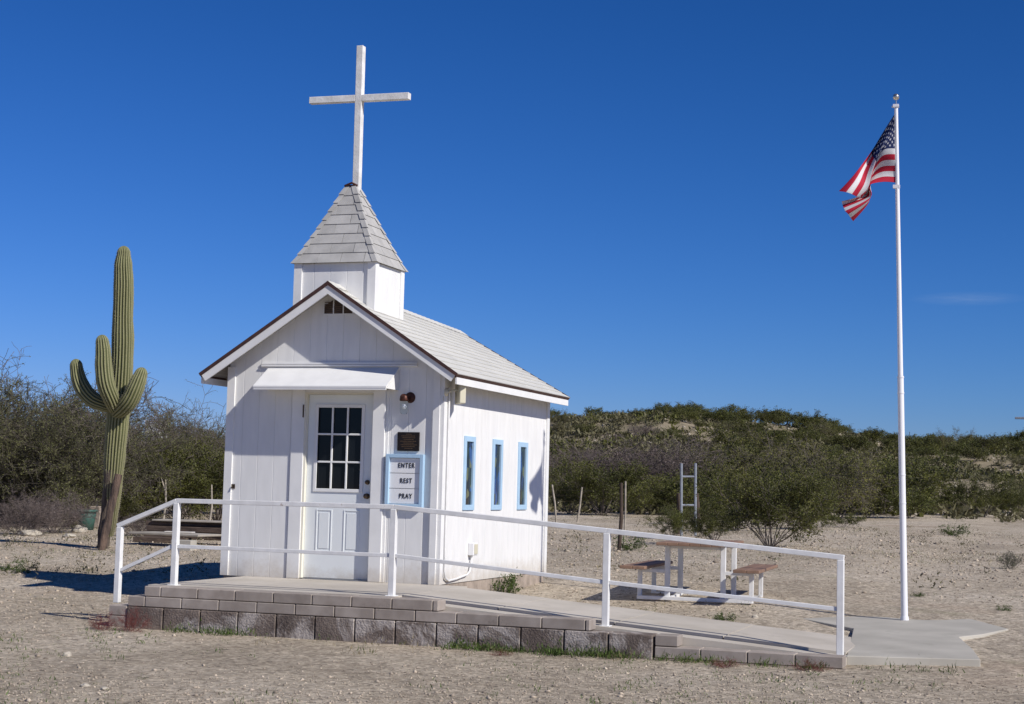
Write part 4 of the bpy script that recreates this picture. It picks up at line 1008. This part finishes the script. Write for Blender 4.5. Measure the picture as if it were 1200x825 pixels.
# low scrub cover as one mass
def tufts(name, centres, per, size, sig, m, aspect=3., upw=.8, hsig=None):
    c = np.repeat(np.asarray(centres), per, axis=0); n = len(c); s_ = np.asarray(size)
    s_ = np.repeat(s_, per)[:, None] if s_.ndim else np.full((n, 1), float(s_))
    off = rng.normal(0, 1, (n, 3))*s_*sig; off[:, 2] = np.abs(off[:, 2])*.6; C = c+off
    a = rng.normal(0, .6, (n, 3)); a[:, 2] = np.abs(a[:, 2])+upw; a /= np.linalg.norm(a, axis=1, keepdims=True); b_ = np.cross(a, rng.normal(0, 1, (n, 3))); b_ /= np.linalg.norm(b_, axis=1, keepdims=True)
    L_ = s_*rng.uniform(.5, 1.3, (n, 1)); w = L_/aspect
    vs = np.stack([C-b_*w*.5, C+b_*w*.5, C+a*L_+b_*w*.1, C+a*L_-b_*w*.1], 1).reshape(-1, 3); me = np_mesh(name, vs, np.arange(n*4).reshape(-1, 4)); me.materials.append(m)
    o = bpy.data.objects.new(name, me); COL.objects.link(o); return kind(o, 'stuff')
def scatter(n, px0, px1, r0_, r1_, pw=1.):
    px = rng.uniform(px0, px1, n); az = YAW+np.arctan((px-600)/F); r_ = r0_+(r1_-r0_)*rng.uniform(0, 1, n)**pw; x = CAM.x+r_*np.sin(az); y = CAM.y+r_*np.cos(az); return x, y, r_
x, y, r_ = scatter(5600, 630, 1230, 60, 153, .75)
keep = (np.sin(x*.35+2)*np.cos(y*.22)+rng.normal(0, .5, len(x))) > .05; x, y, r_ = x[keep], y[keep], r_[keep]
tag(tufts('low_scrub', np.stack([x, y, gz(x, y)], 1), 26, rng.uniform(.12, .28, len(x)), 1.0, L_SCRUB, 1.8, .05), 'low grey green scrub covering the rocky hillside', 'scrub')
x, y, r_ = scatter(1500, 640, 1215, 62, 150, .7)
keep = (np.sin(x*.21+1)*np.cos(y*.3)+rng.normal(0, .5, len(x))) > .1; x, y = x[keep], y[keep]
tag(tufts('dark_scrub', np.stack([x, y, gz(x, y)], 1), 34, rng.uniform(.12, .28, len(x)), 1.2, L_CREO, 1.6, .05), 'low dark green scrub between the hillside bushes', 'scrub')
# dry grass and green sprouts on the flat
def clear(x, y):
    return ~(((x > -2.65) & (x < 4.6) & (y > -2.25) & (y < 0.02)) | ((x > -2.6) & (x < .03) & (y > -.1) & (y < 3.7)) | ((x > 3.2) & (x < 6.1) & (y > -2.1) & (y < 3.85)))
x, y, r_ = scatter(2600, -30, 1230, 10.5, 60, 1.6)
d_ = np.sin(x*.9+1)*np.cos(y*.7)+np.sin(x*.33-y*.41)+rng.normal(0, .5, len(x)); keep = (d_ > .75) & clear(x, y); x, y = x[keep], y[keep]
tag(tufts('sparse_grass', np.stack([x, y, gz(x, y)], 1), 16, rng.uniform(.010, .030, len(x)), 2.2, L_GRASS, 3.5), 'sparse green sprouts growing in the gravel', 'grass')
x, y, r_ = scatter(3500, -30, 1230, 14, 60, 1.2)
keep = (np.sin(x*.5)*np.cos(y*.37+1)+rng.normal(0, .6, len(x)) > .3) & clear(x, y); x, y = x[keep], y[keep]
tag(tufts('dry_grass', np.stack([x, y, gz(x, y)], 1), 14, rng.uniform(.012, .04, len(x)), 2., L_STRAW, 5.), 'straw coloured dry tufts on the gravel flat', 'grass')
x, y, r_ = scatter(420, 620, 1230, 20, 58, .8)
keep = (np.sin(x*.4+1)*np.cos(y*.25)+rng.normal(0, .5, len(x)) > .25) & clear(x, y); x, y = x[keep], y[keep]
tag(tufts('dry_weeds', np.stack([x, y, gz(x, y)], 1), 30, rng.uniform(.02, .05, len(x)), 2.6, L_SCRUB, 2., .0), 'low brownish weeds dotted over the flat before the hill', 'weeds')
x, y, r_ = scatter(130, -20, 250, 22, 40, 1.); tag(tufts('low_weeds', np.stack([x, y, gz(x, y)], 1), 24, rng.uniform(.02, .045, len(x)), 2.4, L_SCRUB, 2., .0), 'low brown weeds on the sand before the left thicket', 'weeds')
# grass at the foot of the block wall
cx_ = np.concatenate([rng.uniform(1.0, 2.6, 90), rng.uniform(-1.85, -1.0, 22), rng.uniform(2.6, 4.4, 30), rng.uniform(4.6, 5.4, 6)]); cy_ = -2.23-np.abs(rng.normal(0, .06, len(cx_)))
cy_[-6:] += .12
tag(tufts('wall_grass', np.stack([cx_, cy_, gz(cx_, cy_)], 1), 26, rng.uniform(.018, .042, len(cx_)), 1.5, L_GRASS, 4.), 'green grass strip along the foot of the block wall', 'grass')
for i, (px, py, tp, w_, lab) in enumerate(((120, 738, 712, 1.1, 'reddish dry weed on the sand left of the step'), (155, 740, 706, .8, 'dark red dry weed against the first split face block'), (588, 768, 756, 1.6, 'thin reddish dry weed below the middle of the block wall'), (850, 782, 766, 1.7, 'reddish dry weed below the low end of the wall'), (950, 786, 766, 1.3, 'reddish dry weed near the last railing post'))):
    putpx(tumble[i % 2], px, py, tp, lab, None, w_, rot=i)

# gravel: loose stones
def stones(name, x, y, size, m, seed=1, flat=.6):
    rg = np.random.default_rng(seed); n = len(x); oc = np.array([(1, 0, 0), (0, 1, 0), (-1, 0, 0), (0, -1, 0), (0, 0, 1), (0, 0, -1)], float)
    fo_ = np.array([(0, 1, 4), (1, 2, 4), (2, 3, 4), (3, 0, 4), (1, 0, 5), (2, 1, 5), (3, 2, 5), (0, 3, 5)])
    v = oc[None]*rg.uniform(.6, 1.2, (n, 6, 1)); v += rg.normal(0, .12, v.shape); a = rg.uniform(0, 2*PI, n); ca_, sa_ = np.cos(a), np.sin(a)
    v = v*np.stack([np.ones(n), rg.uniform(.6, 1, n), np.full(n, flat)], 1)[:, None]
    X_ = v[:, :, 0]*ca_[:, None]-v[:, :, 1]*sa_[:, None]; Y_ = v[:, :, 0]*sa_[:, None]+v[:, :, 1]*ca_[:, None]; v = np.stack([X_, Y_, v[:, :, 2]], 2)*size[:, None, None]
    v += np.stack([x, y, gz(x, y)+size*.15], 1)[:, None]
    f = (np.arange(n)[:, None, None]*6+fo_[None]).reshape(-1, 3); me = np_mesh(name, v.reshape(-1, 3), f); me.materials.append(m)
    o = bpy.data.objects.new(name, me); COL.objects.link(o); return kind(o, 'stuff')
GRAV = mat('gravel_stone', (.43, .365, .285), .95, col2=(.30, .245, .19), vscale=.8, island=.45)
x, y, r_ = scatter(70000, -40, 1240, 10.3, 48, 1.9); keep = clear(x, y) & (np.sin(x*.8+y*.3)+np.cos(y*.9-x*.4)+rng.normal(0, .8, len(x)) > -.9); x, y, r_ = x[keep], y[keep], r_[keep]
sz = np.minimum(rng.lognormal(-4.9, .5, len(x)), .038)*np.clip(r_/16, .9, 2.)
tag(stones('gravel', x, y, sz, GRAV), 'loose tan gravel stones scattered over the desert floor', 'gravel')
x, y, r_ = scatter(1800, 630, 1230, 62, 153, .8); tag(stones('hillside_rocks', x, y, rng.uniform(.05, .22, len(x)), ROCKM, 4), 'pale rocks strewn over the hillside', 'rocks')
# individual rocks
def rock(px, py, s_, lab, squash=.65, seed=0):
    P, _ = on_ground(px, py); bm = bmesh.new(); bmesh.ops.create_icosphere(bm, subdivisions=3, radius=1)
    for v in bm.verts: v.co *= 1+.35*noise.noise(v.co*1.3+V(seed, 0, 0)); v.co.z *= squash
    me = bpy.data.meshes.new('rock'); bm.to_mesh(me); bm.free(); me.transform(Matrix.Scale(s_, 4)); me.materials.append(ROCKM); o = bpy.data.objects.new('rock', me); COL.objects.link(o); o.location = P+V(0, 0, s_*.25); tag(o, lab, 'rock')
rock(92, 624, .16, 'rounded white rock left of the saguaro', seed=1); rock(81, 630, .13, 'flat pale rock beside the rounded white one', .4, 2); rock(79, 769, .035, 'small white stone alone on the near sand', .8, 3)
rock(35, 628, .2, 'flat tan rock below the grey shrub', .35, 5); rock(100, 805, .03, 'chalky white pebble at the bottom left', .5, 6); rock(885, 724, .035, 'small white stone near the end of the ramp', .6, 7); rock(122, 808, .025, 'smaller chalky pebble beside the bottom left one', .5, 8)

# ------------------------------------------------------------------ lumber, bucket, fence
def plank(px, py, pw, ln, w_, h_, zo, ang, lab, m=LUMBER, name='lumber_plank', grp='weathered lumber stacked behind the railing'):
    P, _ = on_ground(px, py); Mx = Matrix.Translation((P.x, P.y, P.z+zo)) @ Matrix.Rotation(ang, 4, 'Z'); mb = MB(); mb.box((-ln/2, -w_/2, 0), (ln/2, w_/2, h_), Mx); tag(obj(name, mb, m, bevel=.008, origin=(P.x, P.y, P.z+zo)), lab, 'lumber', grp)
plank(235, 632, 0, 2.2, .45, .13, .0, .05, 'lowest thick dark timber of the stack behind the railing')
plank(232, 632, 0, 2.1, .35, .10, .135, -.02, 'dark timber resting on the lowest one')
plank(238, 632, 0, 2.3, .30, .08, .24, .08, 'third dark timber in the stack')
plank(236, 632, 0, 1.9, .5, .035, .325, .03, 'pale topped board lying on top of the stack', PLYW)
plank(252, 627, 0, 1.8, .3, .12, .0, .0, 'dark timber behind the stack at the chapel wall')
plank(205, 640, 0, 1.5, .7, .04, .19, -.12, 'greyish plywood sheet propped on a grey block', PLYW)
plank(240, 638, 0, 1.5, .35, .035, .14, .15, 'thin brown board leaning over the grass beside the chapel')
plank(190, 636, 0, 1.0, .3, .10, .0, .2, 'short dark timber under the plywood sheet')
P, _ = on_ground(215, 645); m = MB(); m.box((P.x-.19, P.y-.1, P.z-.02), (P.x+.19, P.y+.1, P.z+.17)); tag(obj('concrete_block', m, CONC2, bevel=.006, origin=P), 'grey concrete block supporting the plywood sheet', 'concrete block')
P, _ = on_ground(210, 640); m = MB(); Mx = Matrix.Translation((P.x, P.y, P.z+.235)) @ Matrix.Rotation(.2, 4, 'Z'); m.box((-.25, -.09, 0), (.25, .09, .02), Mx); tag(obj('white_board', m, TRIM, bevel=.003, origin=(P.x, P.y, P.z+.235)), 'small white board lying on the plywood sheet', 'board')
P, t_ = on_ground(101, 621); bk = thing('planter_bucket', P, 'faded dark green plastic bucket left of the saguaro', 'bucket')
m = MB(); m.lathe([(0, 0), (.15, 0), (.20, .42), (.185, .42), (.14, .03), (0, .03)], P, 22); obj('body', m, GREENP, bk)
m = MB(); m.lathe([(.195, .37), (.225, .375), (.225, .43), (.188, .43)], P, 22); obj('rim', m, GREENP, bk)
P, t_ = on_ground(112, 619); m = MB(); m.box((P.x-.11, P.y-.12, P.z), (P.x+.17, P.y+.2, P.z+.48)); tag(obj('pale_block', m, FOUND, bevel=.02, origin=P), 'pale weathered block beside the green bucket', 'block')
# sticks of the fence on the left
for px, py, tp, forked, lab in ((190, 618, 562, 1, 'pale forked fence stick behind the lumber'), (244, 620, 568, 0, 'thin straight fence stick next to the chapel')):
    P, t_ = on_ground(px, py); T = at_depth(px+4, tp, t_); m = MB(); mid = P.lerp(T, .5)+V(.05, 0, 0); m.tube([P-V(0, 0, .05), mid, T], [.028, .024, .016], 7)
    if forked: m.tube([P.lerp(T, .72)+V(.03, 0, 0), at_depth(px-1, tp-2, t_)], [.02, .012], 7)
    tag(obj('fence_stick', m, STICK, origin=P), lab, 'stick')
# right: posts
def post(px0, py, px1, tp, rad, m_, lab, name='fence_post'):
    P, t_ = on_ground(px0, py); T = at_depth(px1, tp, t_); m = MB(); m.tube([P-V(0, 0, .1), P.lerp(T, .5)+V(rad*.7, 0, 0), T], [rad, rad*.95, rad*.85], 8); tag(obj(name, m, m_, origin=P), lab, 'fence post'); return P, T, t_
DW = mat('dark_post_wood', (.085, .06, .045), .9, var=.4, vscale=8)
pA = post(725, 646, 728, 566, .035, DW, 'dark thick fence post with pale stick beside the weedy bush')
post(731, 640, 733, 564, .02, STICK, 'pale stick tied against the dark thick post')
pB = post(676, 612, 682, 571, .032, STICK, 'leaning pale fence stick in front of the broad bush')
pC = post(652, 612, 647, 568, .032, STICK, 'pale fence stick nearest the chapel rear corner')
pD = post(795, 626, 795, 578, .06, DW, 'dark wooden post left of the steel gate frame')
pE = post(816, 624, 816, 578, .065, DW, 'dark wooden post right of the steel gate frame')
gP, gt = on_ground(800, 628); gf = thing('gate_frame', gP, 'tall galvanised steel pipe gate frame with two uprights', 'gate')
for px in (798.5, 815):
    a = at_depth(px, 626, gt); c = at_depth(px, 543, gt); m = MB(); m.tube([V(a.x, a.y, gP.z-.1), c], .031, 10); obj('upright', m, STEEL, gf)
for py in (558.5, 592): 
    m = MB(); m.tube([at_depth(799.5, py, gt), at_depth(814, py, gt)], .024, 8); obj('crossbar', m, STEEL, gf)
# wire fence between posts
wf_ = thing('wire_fence', pA[0], 'thin wire mesh fence strung between the posts beyond the ramp', 'fence')
A0 = pC[0]; B0 = pB[0]; C0 = gP; m = MB()
pts = [A0+(A0-B0).normalized()*6, A0, B0, C0]
for a, c in zip(pts[:-1], pts[1:]):
    n = 2
    for k_ in range(6): 
        z = .15+.17*k_; m.tube([a+V(0, 0, z), c+V(0, 0, z)], .0022, 4, cap=False)
obj('wire', m, DW, wf_)
# small post on the skyline behind the pole
post(1066, 522, 1066, 506, .12, DW, 'small dark post on the ridge line behind the flagpole', 'ridge_post')

# ------------------------------------------------------------------ sky, sun, output
sv = V(-.9, .358, -.728).normalized()
to = -sv; el_ = math.asin(to.z); azs = math.atan2(to.x, to.y)
w = bpy.data.worlds.new('World'); S.world = w; w.use_nodes = True; N = w.node_tree.nodes; L = w.node_tree.links
sk = N.new('ShaderNodeTexSky'); sk.sky_type = 'NISHITA'; sk.sun_disc = False; sk.sun_elevation = el_; sk.sun_rotation = azs; sk.altitude = 600; sk.air_density = 1.; sk.dust_density = .05; sk.ozone_density = 2.6
sep = N.new('ShaderNodeSeparateColor'); cmb = N.new('ShaderNodeCombineColor'); L.new(sk.outputs[0], sep.inputs[0])
for i, (gain, pw) in enumerate(((.081, 1.79), (.315, 1.26), (.60, 1.27))):     # deep desert sky: steeper falloff than the plain model
    a = N.new('ShaderNodeMath'); a.operation = 'POWER'; a.inputs[1].default_value = pw; L.new(sep.outputs[i], a.inputs[0])
    b2 = N.new('ShaderNodeMath'); b2.operation = 'MULTIPLY'; b2.inputs[1].default_value = gain; L.new(a.outputs[0], b2.inputs[0]); L.new(b2.outputs[0], cmb.inputs[i])
tcw = N.new('ShaderNodeTexCoord'); cd0 = ray(1135, 350).normalized(); e1 = rt; e2 = up     # one faint wisp of cirrus low over the hill
def dotn(v, off, sc):
    a = N.new('ShaderNodeVectorMath'); a.operation = 'DOT_PRODUCT'; a.inputs[1].default_value = v; L.new(tcw.outputs['Generated'], a.inputs[0])
    b3 = N.new('ShaderNodeMath'); b3.operation = 'SUBTRACT'; b3.inputs[1].default_value = off; L.new(a.outputs['Value'], b3.inputs[0]); c3 = N.new('ShaderNodeMath'); c3.operation = 'MULTIPLY'; c3.inputs[1].default_value = sc; L.new(b3.outputs[0], c3.inputs[0]); return c3.outputs[0]
ca3 = dotn(V(1, 0, 0).lerp(V(1, 0, 0), 0), cd0.x, 1/.036); cb3 = dotn(V(0, 0, 1), cd0.z, 1/.0045)
vv3 = N.new('ShaderNodeCombineXYZ'); L.new(ca3, vv3.inputs[0]); L.new(cb3, vv3.inputs[1]); ln3 = N.new('ShaderNodeVectorMath'); ln3.operation = 'LENGTH'; L.new(vv3.outputs[0], ln3.inputs[0])
fd3 = N.new('ShaderNodeMapRange'); fd3.inputs[1].default_value = 1.; fd3.inputs[2].default_value = 0.; L.new(ln3.outputs['Value'], fd3.inputs[0])
cn3 = N.new('ShaderNodeTexNoise'); cn3.inputs['Scale'].default_value = 3.2; cn3.inputs['Detail'].default_value = 6; L.new(vv3.outputs[0], cn3.inputs['Vector'])
gt3 = N.new('ShaderNodeMath'); gt3.operation = 'GREATER_THAN'; gt3.inputs[1].default_value = 0; 
dy3 = N.new('ShaderNodeVectorMath'); dy3.operation = 'DOT_PRODUCT'; dy3.inputs[1].default_value = (0, 1, 0); L.new(tcw.outputs['Generated'], dy3.inputs[0]); L.new(dy3.outputs['Value'], gt3.inputs[0])
p3 = N.new('ShaderNodeMath'); p3.operation = 'MULTIPLY'; L.new(fd3.outputs[0], p3.inputs[0]); L.new(cn3.outputs['Fac'], p3.inputs[1]); q3 = N.new('ShaderNodeMath'); q3.operation = 'MULTIPLY'; L.new(p3.outputs[0], q3.inputs[0]); L.new(gt3.outputs[0], q3.inputs[1]); r3 = N.new('ShaderNodeMath'); r3.operation = 'MULTIPLY'; r3.inputs[1].default_value = .16; L.new(q3.outputs[0], r3.inputs[0])
mx3 = N.new('ShaderNodeMix'); mx3.data_type = 'RGBA'; L.new(r3.outputs[0], mx3.inputs[0]); L.new(cmb.outputs[0], mx3.inputs[6]); mx3.inputs[7].default_value = (7, 8, 9, 1)
L.new(mx3.outputs[2], N['Background'].inputs[0]); N['Background'].inputs[1].default_value = .085
sd = bpy.data.lights.new('sun', 'SUN'); sd.energy = 4.8; sd.angle = math.radians(.53); sd.color = (1, .955, .89)
so = bpy.data.objects.new('sun', sd); COL.objects.link(so); so.rotation_euler = sv.to_track_quat('-Z', 'Y').to_euler(); so.location = (20, -10, 20)
S.view_settings.view_transform = 'Standard'; S.view_settings.look = 'None'; S.view_settings.exposure = 0; S.view_settings.gamma = 1
S.render.engine = 'CYCLES'; S.cycles.max_bounces = 6; S.cycles.transparent_max_bounces = 8
